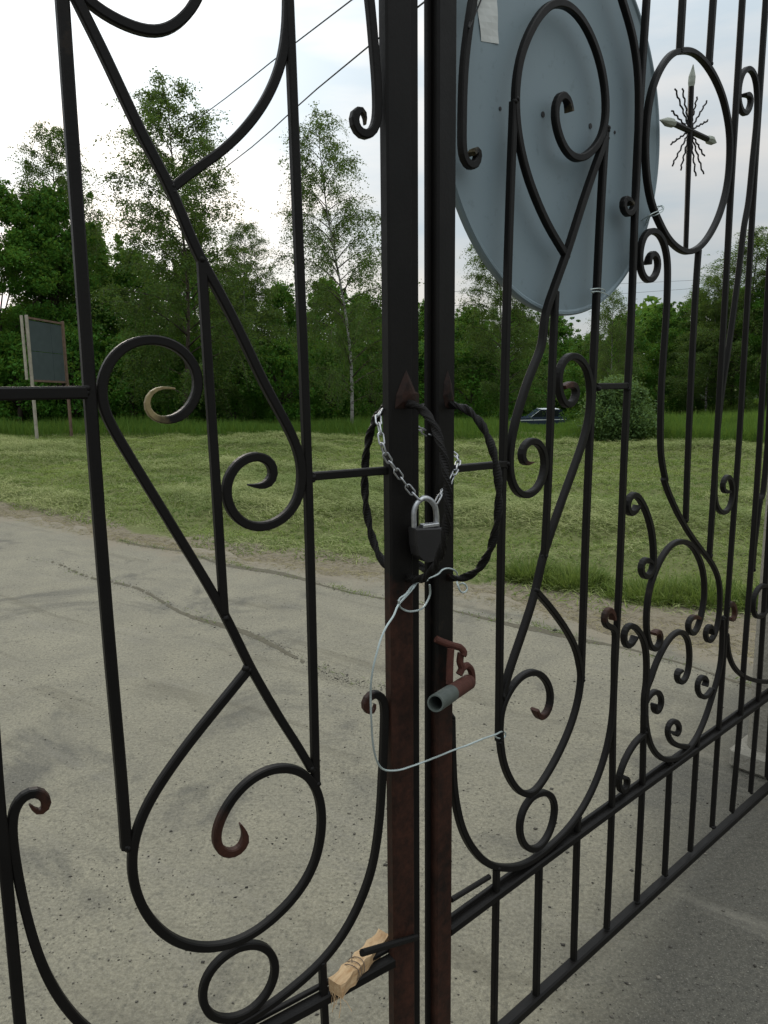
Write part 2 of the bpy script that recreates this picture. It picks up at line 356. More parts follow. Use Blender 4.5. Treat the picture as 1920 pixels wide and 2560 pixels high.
('R', 'diagonal_scroll', [(1.2142, 2.292), (1.2635, 2.304), (1.2639, 2.2784), (1.238, 2.2479), (1.2026, 2.2516), (1.1826, 2.2765), (1.1838, 2.3164), (1.2045, 2.3486), (1.2421, 2.3643), (1.2795, 2.3539), (1.3015, 2.3117), (1.3087, 2.2494), (1.301, 2.1511), (1.2918, 2.035), (1.2734, 1.9706), (1.2561, 1.8249), (1.2269, 1.6461), (1.1992, 1.5074), (1.1863, 1.349), (1.1956, 1.2581), (1.2, 1.2195), (1.2263, 1.1863), (1.265, 1.1701), (1.3065, 1.181), (1.3227, 1.2214), (1.3089, 1.2601), (1.2773, 1.2808), (1.2514, 1.2732), (1.24, 1.2529), (1.2515, 1.2342), (1.291, 1.2314)], {'tip0': 0.6, 'tip1': 0.6}),
('R', 'vertical_bar', [(1.4643, 1.9042), (1.4846, 1.4996), (1.4965, 1.2264), (1.4964, 1.0567), (1.497, 0.8149), (1.4946, 0.6325), (1.5039, 0.452), (1.4888, 0.1273)], {'st': 1}),
('R', 'curved_bar', [(1.536, 1.6888), (1.5608, 1.36), (1.5508, 1.1753), (1.5386, 1.1971), (1.5182, 1.0533), (1.5147, 0.9548)], {}),
('R', 'ring', [(1.625, 0.8813), (1.5754, 0.8837), (1.5442, 0.8627), (1.54, 0.8236), (1.5663, 0.7891), (1.6082, 0.7788), (1.6524, 0.7858), (1.6685, 0.8219), (1.6561, 0.8621)], {'closed': 1}),
('R', 'vertical_bar', [(1.6266, 1.1516), (1.6348, 0.8775), (1.651, 0.5505), (1.6517, 0.4472), (1.6486, 0.1321)], {'st': 1}),
('R', 'scroll', [(0.7555, 1.8262), (0.7492, 1.8421), (0.7675, 1.8551), (0.7935, 1.8547), (0.8089, 1.8366), (0.7998, 1.8069), (0.7713, 1.788), (0.7423, 1.7917), (0.7205, 1.8121), (0.7157, 1.8508), (0.7276, 1.8839), (0.754, 1.9007), (0.7896, 1.9039), (0.822, 1.8883), (0.8458, 1.8544), (0.8535, 1.8198), (0.8583, 1.7309), (0.8555, 1.64), (0.8526, 1.5478), (0.8597, 1.4221), (0.8733, 1.3571), (0.9077, 1.2885), (0.8786, 1.3246), (0.9162, 1.2728), (0.9778, 1.2076), (1.0555, 1.1399), (1.1364, 1.0808), (1.206, 1.0323), (1.2553, 0.9824), (1.2767, 0.9383), (1.2856, 0.8791), (1.2796, 0.8295), (1.2649, 0.8024), (1.2345, 0.7834), (1.2015, 0.8018), (1.1931, 0.8315), (1.2189, 0.8421), (1.2468, 0.8254), (1.2422, 0.8062)], {'tip0': 0.6, 'tip1': 0.6}),
('R', 'vertical_bar', [(1.0071, 1.8831), (1.004, 1.8535), (1.0046, 1.6425), (1.0192, 1.2423), (1.0248, 1.1805)], {'st': 1}),
('R', 'scroll', [(0.7621, 1.2542), (0.7531, 1.2368), (0.7246, 1.2357), (0.7064, 1.2562), (0.717, 1.281), (0.7432, 1.2885), (0.771, 1.2721), (0.8069, 1.2354), (0.8383, 1.1864), (0.8551, 1.1327), (0.8608, 1.0886), (0.852, 1.0628), (0.8255, 1.0577), (0.8009, 1.0715), (0.7887, 1.0958), (0.8025, 1.1117), (0.8292, 1.1099), (0.843, 1.0961)], {'tip0': 0.6, 'tip1': 0.6}),
('R', 'scroll', [(0.8759, 0.8971), (0.8867, 0.9059), (0.91, 0.8973), (0.9237, 0.8702), (0.9091, 0.85), (0.8808, 0.8491), (0.8502, 0.8825), (0.8378, 0.9211), (0.8337, 0.9632), (0.8379, 1.0061), (0.8496, 1.0415), (0.8737, 1.0747), (0.9082, 1.1066), (0.9567, 1.1275), (1.0126, 1.1253), (1.0662, 1.1071), (1.1168, 1.0652), (1.15, 1.0214), (1.169, 0.9696), (1.1708, 0.9205), (1.1581, 0.8809), (1.1491, 0.8601), (1.128, 0.8373), (1.1019, 0.8398), (1.0722, 0.8685), (1.0819, 0.8911), (1.1175, 0.8917), (1.1416, 0.8797)], {'tip0': 0.6, 'tip1': 0.6, 'rust': 0.1}),
('R', 'scroll', [(1.0454, 0.7494), (1.0203, 0.7532), (1.0203, 0.7314), (1.0504, 0.7081), (1.0788, 0.7087), (1.0963, 0.7359), (1.0965, 0.7817), (1.0804, 0.8296), (1.0449, 0.8613), (1.0066, 0.87), (0.9626, 0.8605), (0.9173, 0.8289), (0.8852, 0.7947), (0.8682, 0.7597), (0.8533, 0.7631), (0.8491, 0.7063), (0.8589, 0.6475), (0.882, 0.5925), (0.9167, 0.5467), (0.9639, 0.51), (1.0176, 0.487), (1.0716, 0.4773), (1.1395, 0.4819), (1.1928, 0.5085), (1.2378, 0.5531), (1.2683, 0.5997), (1.2987, 0.6505), (1.3166, 0.7097), (1.3124, 0.7874), (1.3043, 0.8409)], {'tip0': 0.6}),
('R', 'scroll', [(1.2686, 0.6242), (1.2296, 0.6115), (1.1858, 0.6301), (1.1633, 0.6657), (1.1774, 0.687), (1.2112, 0.6807), (1.2327, 0.6574), (1.2168, 0.6506)], {'tip1': 0.6}),
('R', 'scroll', [(0.8578, 0.7174), (0.8801, 0.7291), (0.9134, 0.7244), (0.9415, 0.6995), (0.9422, 0.6708), (0.9201, 0.6604), (0.8952, 0.6793), (0.9029, 0.6926)], {'tip1': 0.6}),
('R', 'scroll', [(1.1322, 0.4845), (1.0675, 0.5109), (1.0198, 0.5411), (0.9943, 0.573), (0.9941, 0.5976), (1.0238, 0.6025), (1.0613, 0.5795), (1.0704, 0.5536), (1.0553, 0.5461), (1.0315, 0.5636)], {'tip1': 0.6}),
('R', 'scroll', [(0.8528, 0.6199), (0.8104, 0.6129), (0.774, 0.5936), (0.7441, 0.5649), (0.7304, 0.5335), (0.7394, 0.5039), (0.7597, 0.4902), (0.7795, 0.4988), (0.778, 0.5227), (0.7616, 0.5321)], {'tip1': 0.6}),
('R', 'scroll', [(0.7772, 0.9147), (0.7629, 0.8934), (0.737, 0.8951), (0.72, 0.9151), (0.7186, 0.9439), (0.7414, 0.954), (0.7749, 0.9404), (0.8107, 0.91), (0.8362, 0.8682), (0.8475, 0.8112), (0.8488, 0.7501), (0.8413, 0.7393), (0.8505, 0.644)], {'tip0': 0.6}),
('R', 'spindle', [(0.8492, 0.6754), (0.8613, 0.5144), (0.8634, 0.4495), (0.8637, 0.1168)], {'st': 1}),
('R', 'scroll', [(1.3486, 0.7785), (1.367, 0.7211), (1.4079, 0.6655), (1.4811, 0.6122), (1.585, 0.5637), (1.7252, 0.5165), (1.869, 0.4838)], {}),
('R', 'scroll', [(1.3417, 0.8721), (1.3789, 0.8744), (1.4063, 0.8387), (1.3966, 0.8145), (1.3603, 0.8281)], {'tip1': 0.6, 'rust': 0.3}),
('R', 'spindle', [(0.2265, 0.5232), (0.2268, 0.1368), (0.2278, -0.013)], {'st': 1}),
('R', 'spindle', [(0.3834, 0.4562), (0.3858, 0.1087)], {'st': 1}),
('R', 'spindle', [(0.5433, 0.5138), (0.5489, 0.1073)], {'st': 1}),
('R', 'spindle', [(1.0172, 0.4787), (1.0246, 0.119)], {'st': 1}),
('R', 'spindle', [(1.1835, 0.4977), (1.1855, 0.1219)], {'st': 1}),
('R', 'spindle', [(1.7694, 0.479), (1.79, 0.1327)], {'st': 1}),
('L', 'rail', [(0.0714, 0.4884), (0.2456, 0.4774), (0.4105, 0.4665)], {'st': 1, 'w': 20}),
('R', 'rail', [(0.0704, 0.4597), (0.6602, 0.4617), (1.7152, 0.4579), (2.3057, 0.4561)], {'st': 1, 'w': 20}),
('R', 'bottom_rail', [(0.0602, 0.1063), (0.8455, 0.0976), (1.2628, 0.0934), (1.7868, 0.0856), (2.4039, 0.0772)], {'st': 1, 'w': 26})]
HW = {'post_L': [0.08155060993813616, 0.019573010868270388], 'post_R': [0.02664758948842041, 0.07249864821472095], 'post_L_low': [0.07867694851112725, 0.015334002084364912], 'post_R_low': [0.014994025283868572, 0.0683607194100254], 'handle_z': [1.5308021329832948, 1.232421704526002, 1.5254401691279948, 1.2103782024816823], 'handle_u': [0.044892507659817546, 0.050992544066489155], 'chain_front': [(-0.0016, 1.3083, 1.5222), (-0.0075, 1.2952, 1.5148), (-0.0075, 1.2834, 1.503), (-0.0052, 1.2754, 1.4893), (-0.0028, 1.2698, 1.4755), (-0.0012, 1.2685, 1.4605), (0.0058, 1.2728, 1.4449), (0.0136, 1.2777, 1.4331), (0.0262, 1.2845, 1.414), (0.0393, 1.2903, 1.3948), (0.0499, 1.2935, 1.3813), (0.059, 1.2921, 1.3716)], 'chain_back': [(0.0873, 1.3098, 1.3591), (0.0929, 1.311, 1.3682), (0.1006, 1.3229, 1.3795), (0.1127, 1.3681, 1.3823), (0.1205, 1.381, 1.3912), (0.1261, 1.3889, 1.4019), (0.1336, 1.407, 1.4095), (0.1382, 1.4305, 1.4187), (0.1386, 1.4501, 1.4267), (0.1259, 1.4575, 1.4363), (0.1088, 1.4468, 1.4497), (0.0807, 1.3812, 1.4732), (0.0529, 1.3591, 1.4922), (0.0261, 1.3399, 1.5085), (0.0075, 1.3235, 1.5187)], 'shackle': [(0.0504, 1.2867, 1.3215), (0.0505, 1.2867, 1.3513), (0.0556, 1.2899, 1.3655), (0.0637, 1.295, 1.3717), (0.0707, 1.2995, 1.3727), (0.0799, 1.3052, 1.3674), (0.0873, 1.3098, 1.3563), (0.09, 1.3116, 1.3408), (0.0906, 1.3119, 1.3198)], 'lock_body': [(0.0507, 1.3249), (-0.0063, 1.3205), (-0.0078, 1.3), (-0.0062, 1.28), (-0.0014, 1.2701), (0.0106, 1.263), (0.0244, 1.2624), (0.0357, 1.2678), (0.0451, 1.2772), (0.049, 1.2957)], 'plate_L': [(0.046, 1.5869), (0.0364, 1.5691), (0.0277, 1.5511), (0.02, 1.5473), (0.02, 1.5221), (0.041, 1.5236), (0.069, 1.5236), (0.0667, 1.5448), (0.0569, 1.5658)], 'plate_R': [(0.047, 1.5866), (0.0566, 1.5658), (0.0631, 1.5409), (0.0656, 1.5217), (0.0425, 1.5206), (0.0353, 1.5416), (0.038, 1.5642)], 'wire_main': [(0.0696, 1.3034, 1.2329), (0.0586, 1.2895, 1.2319), (0.0488, 1.2786, 1.2216), (0.0375, 1.2715, 1.2104), (0.0225, 1.2621, 1.1962), (0.014, 1.2508, 1.1808), (0.0019, 1.2374, 1.1665), (-0.0072, 1.2257, 1.1499), (-0.0137, 1.2158, 1.1311), (-0.0201, 1.2093, 1.1074), (-0.024, 1.2069, 1.0821), (-0.0251, 1.2086, 1.053), (-0.0245, 1.2089, 1.0146), (-0.0223, 1.2162, 0.9665), (-0.0151, 1.2266, 0.9295), (-0.0033, 1.24, 0.9086), (0.0204, 1.2608, 0.8966), (0.0439, 1.2803, 0.8931), (0.0723, 1.3052, 0.89), (0.1035, 1.3539, 0.876), (0.128, 1.377, 0.8738), (0.1587, 1.4114, 0.866), (0.1932, 1.4494, 0.86), (0.2249, 1.4875, 0.8508), (0.2404, 1.5132, 0.8441), (0.2544, 1.5456, 0.8241), (0.2511, 1.5452, 0.8149), (0.2317, 1.5022, 0.8351), (0.2215, 1.4871, 0.8486)], 'wire_twist': [(0.0744, 1.3065, 1.2271), (0.0606, 1.2931, 1.229), (0.0461, 1.2792, 1.2233), (0.0354, 1.2643, 1.2144), (0.0253, 1.2615, 1.2077), (0.0234, 1.2627, 1.1998), (0.0285, 1.2895, 1.182), (0.042, 1.3015, 1.1727), (0.0596, 1.3137, 1.1712), (0.0706, 1.3419, 1.1694), (0.0809, 1.3507, 1.1869), (0.0805, 1.3458, 1.2085)], 'wire_loop_R': [(0.0744, 1.3402, 1.22), (0.0963, 1.3636, 1.2227), (0.1048, 1.3716, 1.2286), (0.1155, 1.3817, 1.229), (0.1277, 1.396, 1.2222), (0.1366, 1.4208, 1.2083), (0.1374, 1.4326, 1.1925), (0.1386, 1.4227, 1.1846), (0.1437, 1.422, 1.173), (0.1517, 1.4296, 1.1693), (0.1574, 1.435, 1.1735), (0.1554, 1.4358, 1.1808), (0.1488, 1.4323, 1.1871), (0.1435, 1.441, 1.1816)], 'wire_strand': [(0.0901, 1.3163, 1.2672), (0.0881, 1.3151, 1.2539), (0.0783, 1.3089, 1.2439), (0.0696, 1.3034, 1.2329)], 'hasp_arm': [(0.093, 1.3687, 1.0987), (0.1042, 1.371, 1.0925), (0.1245, 1.3737, 1.0836), (0.1392, 1.3793, 1.0776), (0.1465, 1.3807, 1.0675), (0.1443, 1.3786, 1.0619)], 'hasp_bar': [(0.1207, 1.3646, 1.081), (0.1185, 1.3597, 1.0492), (0.1175, 1.3533, 1.017)], 'hasp_shackle': [(0.1414, 1.3841, 1.0652), (0.1393, 1.3821, 1.0489), (0.1429, 1.3828, 1.0357), (0.1374, 1.3776, 1.025)], 'hasp_hook': [(0.1429, 1.3828, 1.0347), (0.1534, 1.3954, 1.0361), (0.1629, 1.4099, 1.0216), (0.1667, 1.4162, 1.0047), (0.1661, 1.4129, 0.9907)], 'pipe': [(0.159, 1.4062, 0.999), (0.0833, 1.2318, 1.033)], 'wood': [(-0.0958, 1.2124, 0.505), (-0.0074, 1.3377, 0.505)], 'latch': [(-0.0465, 1.2069, 0.5802), (0.0125, 1.2676, 0.5495), (0.053, 1.3096, 0.528)], 'stub': [(0.0755, 0.5288), (0.1971, 0.521)], 'cross': {'shaft': [(0.9382, 1.9467), (0.9218, 2.2464)], 'tip': (0.9263, 2.2966), 'arms': [(0.8469, 2.1502), (1.0217, 2.1487)], 'armtip': [(0.7793, 2.1447), (1.0738, 2.1496)], 'c': (0.9276, 2.1509), 'rays': [(0.8428, 2.2255), (0.8786, 2.2339), (0.9542, 2.231), (1.0072, 2.233), (1.0185, 2.191), (0.832, 2.1761), (0.8357, 2.1034), (0.848, 2.058), (0.8911, 2.0549), (0.971, 2.0536), (1.012, 2.0645), (1.0115, 2.1063)]}, 'shaft_bottom': (0.9402, 1.8759), 'holes': [(0.2362, 2.0626), (0.3704, 2.0799), (0.5401, 2.0917), (0.6372, 2.0977)], 'tape': [(0.1616, 2.2436), (0.22, 2.261), (0.2286, 2.1705), (0.1794, 2.1628)], 'tie1': [(0.6256, 1.9283, 1.9181), (0.6264, 1.9153, 1.9356), (0.6318, 1.8792, 1.9343), (0.6556, 1.8989, 1.9477), (0.6564, 1.9024, 1.9553), (0.6526, 1.9262, 1.963), (0.6354, 1.917, 1.9443), (0.6295, 1.932, 1.9245)], 'tie1b': [(0.6035, 1.8937, 1.9248), (0.6175, 1.863, 1.9341), (0.663, 1.9168, 1.9568), (0.6627, 1.9385, 1.9668), (0.6433, 1.9312, 1.9442)], 'tie2': [(0.4406, 1.6991, 1.7525), (0.4669, 1.7238, 1.7567), (0.4995, 1.7957, 1.759), (0.4799, 1.7704, 1.7506), (0.4451, 1.706, 1.7475), (0.4672, 1.7241, 1.75), (0.5148, 1.8212, 1.7518)], 'tie3': [(0.1853, 1.5134, 2.2419), (0.1702, 1.4717, 2.1999), (0.1536, 1.4286, 2.1569), (0.1503, 1.4227, 2.1512), (0.1598, 1.4619, 2.1925), (0.1653, 1.4809, 2.2278)], 'edge': [(-5.02, 10.03), (-2.85, 8.23), (-1.35, 7.1), (-0.0, 6.46), (0.59, 5.87), (1.26, 5.4), (1.97, 4.98), (2.43, 4.83)], 'conc': [(-4.6, 9.17), (-2.65, 7.63), (-1.27, 6.66), (-0.01, 6.02), (0.56, 5.57), (1.16, 4.96), (1.57, 4.58), (2.1, 4.15)], 'crack': [(-2.6, 7.48), (-1.14, 6.3), (-0.01, 5.37), (0.53, 5.0), (0.95, 4.7), (1.22, 4.39), (1.64, 4.04), (1.89, 3.7)], 'crack2': [(-3.25, 6.82), (-2.95, 6.58), (-2.08, 5.83), (-1.31, 5.06), (-0.78, 4.5), (-0.41, 4.1), (-0.2, 3.92), (0.07, 3.7)], 'tall': [(-10.62, 21.58), (-8.06, 21.25), (-4.6, 19.52), (-1.03, 20.34), (1.8, 18.18), (4.61, 17.13), (8.0, 16.47)], 'pillar': [(1.492, 2.939), (1.431, 2.93)], 'w1': [(-0.44, 14.0, 7.63), (-5.21, 24.0, 8.9), (-16.06, 45.0, 11.37)], 'w2': [(-0.16, 15.0, 7.33), (-4.84, 26.0, 8.08), (-15.15, 46.0, 8.95)], 'w3': [(22.53, 70.0, 8.39), (29.33, 74.0, 9.11)], 'w4': [(23.13, 72.0, 9.41), (30.07, 76.0, 10.05)], 'sign': [(-8.9, 20.0, 3.07), (-8.61, 21.5, 3.01), (-8.94, 20.0, 0.24), (-8.61, 21.5, -0.12), (-8.98, 20.0, 1.59)], 'car': [(8.5, 50.0, -0.68), (12.6, 50.0, -0.72), (10.29, 50.0, -0.7)], 'fence': [(19.43, 52.0, 0.1), (26.59, 52.0, 0.03), (19.47, 52.0, -0.69)], 'trees': [('birch', -6.18, 25.0, 10.21, 2.0, 0), ('birch', -1.82, 23.0, 8.66, 1.45, 1.0), ('birch', -12.04, 30.0, 10.44, 1.7, 0), ('birch', 4.09, 27.0, 6.95, 1.3, 0), ('birch', 8.97, 31.0, 4.62, 0.9, 0), ('birch', 16.61, 40.0, 6.22, 1.6, 0), ('birch', 17.52, 38.0, 8.04, 2.3, 0), ('birch', -4.88, 29.0, 6.89, 1.3, 0), ('leafy', -13.48, 28.0, 8.35, 2.7, 0), ('leafy', -11.88, 29.0, 8.17, 1.9, 0), ('leafy', -9.53, 31.0, 6.35, 1.9, 0), ('leafy', -8.19, 35.0, 6.7, 1.9, 0), ('leafy', -5.61, 31.0, 5.21, 1.5, 0), ('leafy', -4.04, 32.0, 5.15, 1.5, 0), ('leafy', -0.79, 32.0, 4.74, 1.5, 0), ('leafy', 0.63, 36.0, 4.6, 1.4, 0), ('leafy', 1.98, 33.0, 4.57, 1.4, 0), ('leafy', 3.94, 35.0, 4.39, 1.5, 0), ('leafy', 9.39, 56.0, 5.92, 2.6, 0), ('leafy', 12.28, 57.0, 5.55, 2.6, 0), ('leafy', 10.55, 40.0, 3.47, 1.6, 0), ('leafy', 12.73, 42.0, 4.47, 1.7, 0), ('leafy', 15.51, 44.0, 5.23, 1.9, 0), ('leafy', 16.56, 42.0, 5.55, 1.8, 0), ('leafy', 18.29, 41.0, 5.73, 1.9, 0), ('leafy', 18.79, 37.0, 6.72, 2.2, 0), ('leafy', -12.3, 34.0, 7.87, 2.0, 0), ('leafy', -2.47, 37.0, 5.87, 1.8, 0), ('shrub', -12.34, 26.5, 2.83, 1.6, 0), ('shrub', -10.52, 27.0, 2.96, 1.5, 0), ('shrub', -8.79, 27.5, 2.9, 1.4, 0), ('shrub', -6.87, 27.0, 2.73, 1.4, 0), ('shrub', -5.2, 27.5, 2.8, 1.4, 0), ('shrub', -3.42, 26.5, 2.54, 1.3, 0), ('shrub', -1.92, 28.0, 2.51, 1.3, 0), ('shrub', -0.35, 27.0, 2.6, 1.4, 0), ('shrub', 1.44, 27.5, 2.46, 1.4, 0), ('shrub', 3.17, 28.0, 2.32, 1.4, 0), ('shrub', 9.66, 54.0, 2.71, 2.3, 0), ('shrub', 12.94, 54.0, 2.54, 2.3, 0)], 'bush': (5.3, 17.0, 0.0)}

GX, GY, G2 = .0709, 1.3397, .0247
DL = np.array((-0.84688503, -0.53177604, 0)); NL = np.array((0.53177604, -0.84688503, 0))
DR = np.array((0.72779418, 0.68579562, 0)); NR = np.array((0.68579562, -0.72779418, 0))
GO = {'L': np.array((GX, GY, 0.)), 'R': np.array((GX, GY + G2, 0.))}
DD = {'L': DL, 'R': DR}; NN = {'L': NL, 'R': NR}
def P3(l, u, z, off=0.): return GO[l] + DD[l] * u + np.array((0, 0, z)) + NN[l] * off

# ------------------------------------------------------------------ ground
def sstep(a, b, x):
    t = np.clip((np.asarray(x, float) - a) / (b - a), 0, 1); return t * t * (3 - 2 * t)
EDGE = [(-40., 35.), (-14., 17.2)] + HW['edge'] + [(5., 3.9), (16., -1.5), (40, -14)]
CONC = [(-40., 33.2), (-14., 15.4)] + HW['conc'] + [(3.4, 2.3), (14., -3.5), (38, -16)]
EDGE = np.array(EDGE); CONC = np.array(CONC)
def edge_y(line, x): return np.interp(x, line[:, 0], line[:, 1])
def vnoise(x, y, f, seed=0):
    """smooth value noise in 0..1"""
    x = np.asarray(x, float) * f + 1000.5; y = np.asarray(y, float) * f + 1000.5
    xi = np.floor(x).astype(np.int64); yi = np.floor(y).astype(np.int64); u = x - xi; v = y - yi
    u = u * u * (3 - 2 * u); v = v * v * (3 - 2 * v)
    def h(a, b):
        k = (a * 374761393 + b * 668265263 + seed * 1442695041) & 0xFFFFFFFF
        k = ((k ^ (k >> 13)) * 1274126177) & 0xFFFFFFFF
        return ((k ^ (k >> 16)) & 0xFFFF) / 65535.
    return (h(xi, yi) * (1 - u) + h(xi + 1, yi) * u) * (1 - v) + (h(xi, yi + 1) * (1 - u) + h(xi + 1, yi + 1) * u) * v
def swath(x, y):
    """how much cut grass lies here: long loose rows about along the road's edge, broken into lumps"""
    a, b = x * .80 - y * .60, x * .60 + y * .80
    r_ = vnoise(a * .28 + vnoise(x, y, .5, 4), b, 1.05, 1)
    return np.clip(.62 * r_ + .30 * vnoise(a * .6, b, 2.6, 2) + .22 * vnoise(x, y, 6, 3) - .06, 0, 1)
def terr(x, y):
    """ground height: flat by the gate, a low mown bank past the verge, then falling away"""
    x = np.asarray(x, float); y = np.asarray(y, float)
    d = y - edge_y(EDGE, x)
    z = -.03 + .07 * sstep(-.3, 1.6, d)
    z = z + (.24 * (swath(x, y) - .5) + .05 * (vnoise(x, y, 2.2, 41) - .5) + .03 * np.sin(x * .9 + y * .6)) * sstep(0., .9, d) * (1 - sstep(24, 40, y))
    return z - 2.2 * sstep(18, 52, y) * (1 - .75 * sstep(12, 19, x))

def ground_mesh():
    xs = np.concatenate([-np.geomspace(300, 14, 26), np.linspace(-13.8, 13.8, 231), np.geomspace(14, 300, 26)])
    ys = np.concatenate([-np.geomspace(120, 4, 14), np.linspace(-3.8, 2.8, 20), np.linspace(3, 24, 176), np.geomspace(24.3, 900, 46)])
    X, Y = np.meshgrid(xs, ys)
    Zz = terr(X, Y)
    V = np.stack([X, Y, Zz], -1).reshape(-1, 3)
    nx, ny = len(xs), len(ys)
    i = (np.arange(ny - 1)[:, None] * nx + np.arange(nx - 1)[None]).ravel()
    F = np.stack([i, i + 1, i + nx + 1, i + nx], 1)
    wob = .16 * np.sin(X * 2.3 + 1) + .12 * np.sin(X * 5.1 + Y) + .08 * np.sin(X * 11.3)
    g = sstep(-.12, .45, Y - edge_y(EDGE, X) + wob)
    t = MT('soil_and_turf')
    n1 = t.noise(1.3, 5); n2 = t.noise(22, 5)
    turf = t.mix(n1, (.075, .10, .03), (.16, .175, .07))
    turf = t.mix(t.math('MULTIPLY', n2, .6), turf, (.17, .165, .07))
    dirt = t.mix(t.noise(3.5, 6, .6), (.165, .138, .096), (.25, .218, .158))
    dirt = t.mix(t.ramp(n2, (.5, 0), (.7, .7)), dirt, (.12, .098, .064))
    a = t.math('ADD', t.attr('turf'), t.math('MULTIPLY', t.math('SUBTRACT', t.noise(5, 5), .5), .9))
    t.set(color=t.mix(t.ramp(a, (.4, 0), (.62, 1)), dirt, turf), rough=.95, spec=.15)
    t.bump(t.noise(35, 6, .65), .7, .03)
    o = fast_mesh('ground', V, F, t.m, attrs={'turf': g.ravel()})
    tag(o, kind='structure')
ground_mesh()

def concrete():
    t = MT('old_concrete')
    n1 = t.noise(.55, 6, .6, dist=.4); n2 = t.noise(3.2, 6, .62); n3 = t.noise(46, 5, .6); n4 = t.noise(210, 4, .7); n5 = t.noise(420, 2)
    c = t.mix(n1, (.192, .173, .122), (.285, .263, .193))
    c = t.mix(t.ramp(n2, (.34, .5), (.62, 0)), c, (.135, .124, .094))
    # darker towards the near right, and blackened blotches
    st = t.ramp(t.noise(1.15, 7, .68, dist=.6), (.54, 0), (.64, .75))
    c = t.mix(st, c, (.085, .080, .066))
    xyz = t.N.new('ShaderNodeSeparateXYZ'); t.L.new(t.pos(), xyz.inputs[0])
    near_right = t.math('ADD', t.math('MULTIPLY', xyz.outputs[0], 1.0), t.math('MULTIPLY', xyz.outputs[1], -.62))
    near_right = t.math('ADD', near_right, t.math('MULTIPLY', t.noise(2.2, 5), .55))
    c = t.mix(t.ramp(t.math('MULTIPLY_ADD', near_right, .5), (.25, 0), (.46, .95)), c, t.mix(n3, (.040, .038, .031), (.088, .083, .068)))
    c = t.mix(t.ramp(n3, (.50, 0), (.68, .55)), c, (.095, .088, .068))
    c = t.mix(t.ramp(n5, (.52, 0), (.66, .5)), c, (.075, .07, .056))
    c = t.mix(t.ramp(n4, (.56, 0), (.68, .6)), c, (.30, .28, .235))
    pits = t.ramp(t.voro(55), (.05, 1), (.16, 0))
    pm = t.math('MULTIPLY', pits, t.ramp(t.noise(9, 4), (.46, 0), (.58, .85)))
    c = t.mix(pm, c, (.06, .057, .048))
    gr = t.ramp(t.noise(88, 4, .72), (.32, .66), (.68, 1.24))
    c = t.mix(1.0, c, gr, 'MULTIPLY')
    # long streaks of dirt washed along the road, and dirt spilling over from the verge
    rt_ = t.N.new('ShaderNodeMapping'); rt_.inputs['Rotation'].default_value = (0, 0, math.radians(37)); t.L.new(t.pos(), rt_.inputs[0])
    sk = t.noise(1, 6, .62, vec=rt_.outputs[0], stretch=(.5, 4.2, 1), dist=.5)
    c = t.mix(t.ramp(sk, (.57, 0), (.70, .5)), c, (.085, .075, .052))
    c = t.mix(t.ramp(t.noise(1, 5, .6, vec=rt_.outputs[0], stretch=(.9, 7, 1)), (.58, 0), (.74, .35)), c, (.25, .23, .185))
    sp_ = t.math('ADD', t.attr('spill'), t.math('MULTIPLY', t.math('SUBTRACT', t.noise(4, 6, .65), .5), 1.1))
    c = t.mix(t.ramp(sp_, (.34, 0), (.72, .9)), c, t.mix(n3, (.165, .138, .096), (.235, .205, .150)))
    t.set(color=c, rough=t.ramp(n2, (.3, .78), (.7, .93)), spec=.3)
    h = t.math('ADD', t.math('MULTIPLY', n3, .6), t.math('ADD', t.math('MULTIPLY', n4, .35), t.math('MULTIPLY', pm, -1.2)))
    t.bump(h, .55, .008)
    # outline: ragged front edge along CONC, the slab itself reaching far to the left and behind
    xs = np.concatenate([np.linspace(-38, -8, 31), np.linspace(-7.9, 6, 280), np.linspace(6.3, 36, 30)])
    top = [(x, float(edge_y(CONC, x) + .10 * math.sin(x * 3.1) + .07 * math.sin(x * 7.7 + 1) + .05 * math.sin(x * 17) + random.uniform(-.03, .03))) for x in xs]
    V, F, A = [], [], []
    n = len(top); ds = (0, .03, .12, .25, .45, .75, 1.2, 2, 4, 9, 60)
    for (x, y) in top:
        V.append((x, y, -.05)); A.append(1.)
        for k, d in enumerate(ds[1:]):
            V.append((x, y - d, 0.)); A.append(math.exp(-d / .42))
    m_ = len(ds)
    for i in range(n - 1):
        for k in range(m_ - 1):
            a = i * m_ + k; b = a + m_
            F.append((a, b, b + 1, a + 1))
    o = mesh_obj('concrete_pavement', V, F, t.m, loc=(0, 0, 0), attrs={'spill': A})
    tag(o, kind='structure')
concrete()

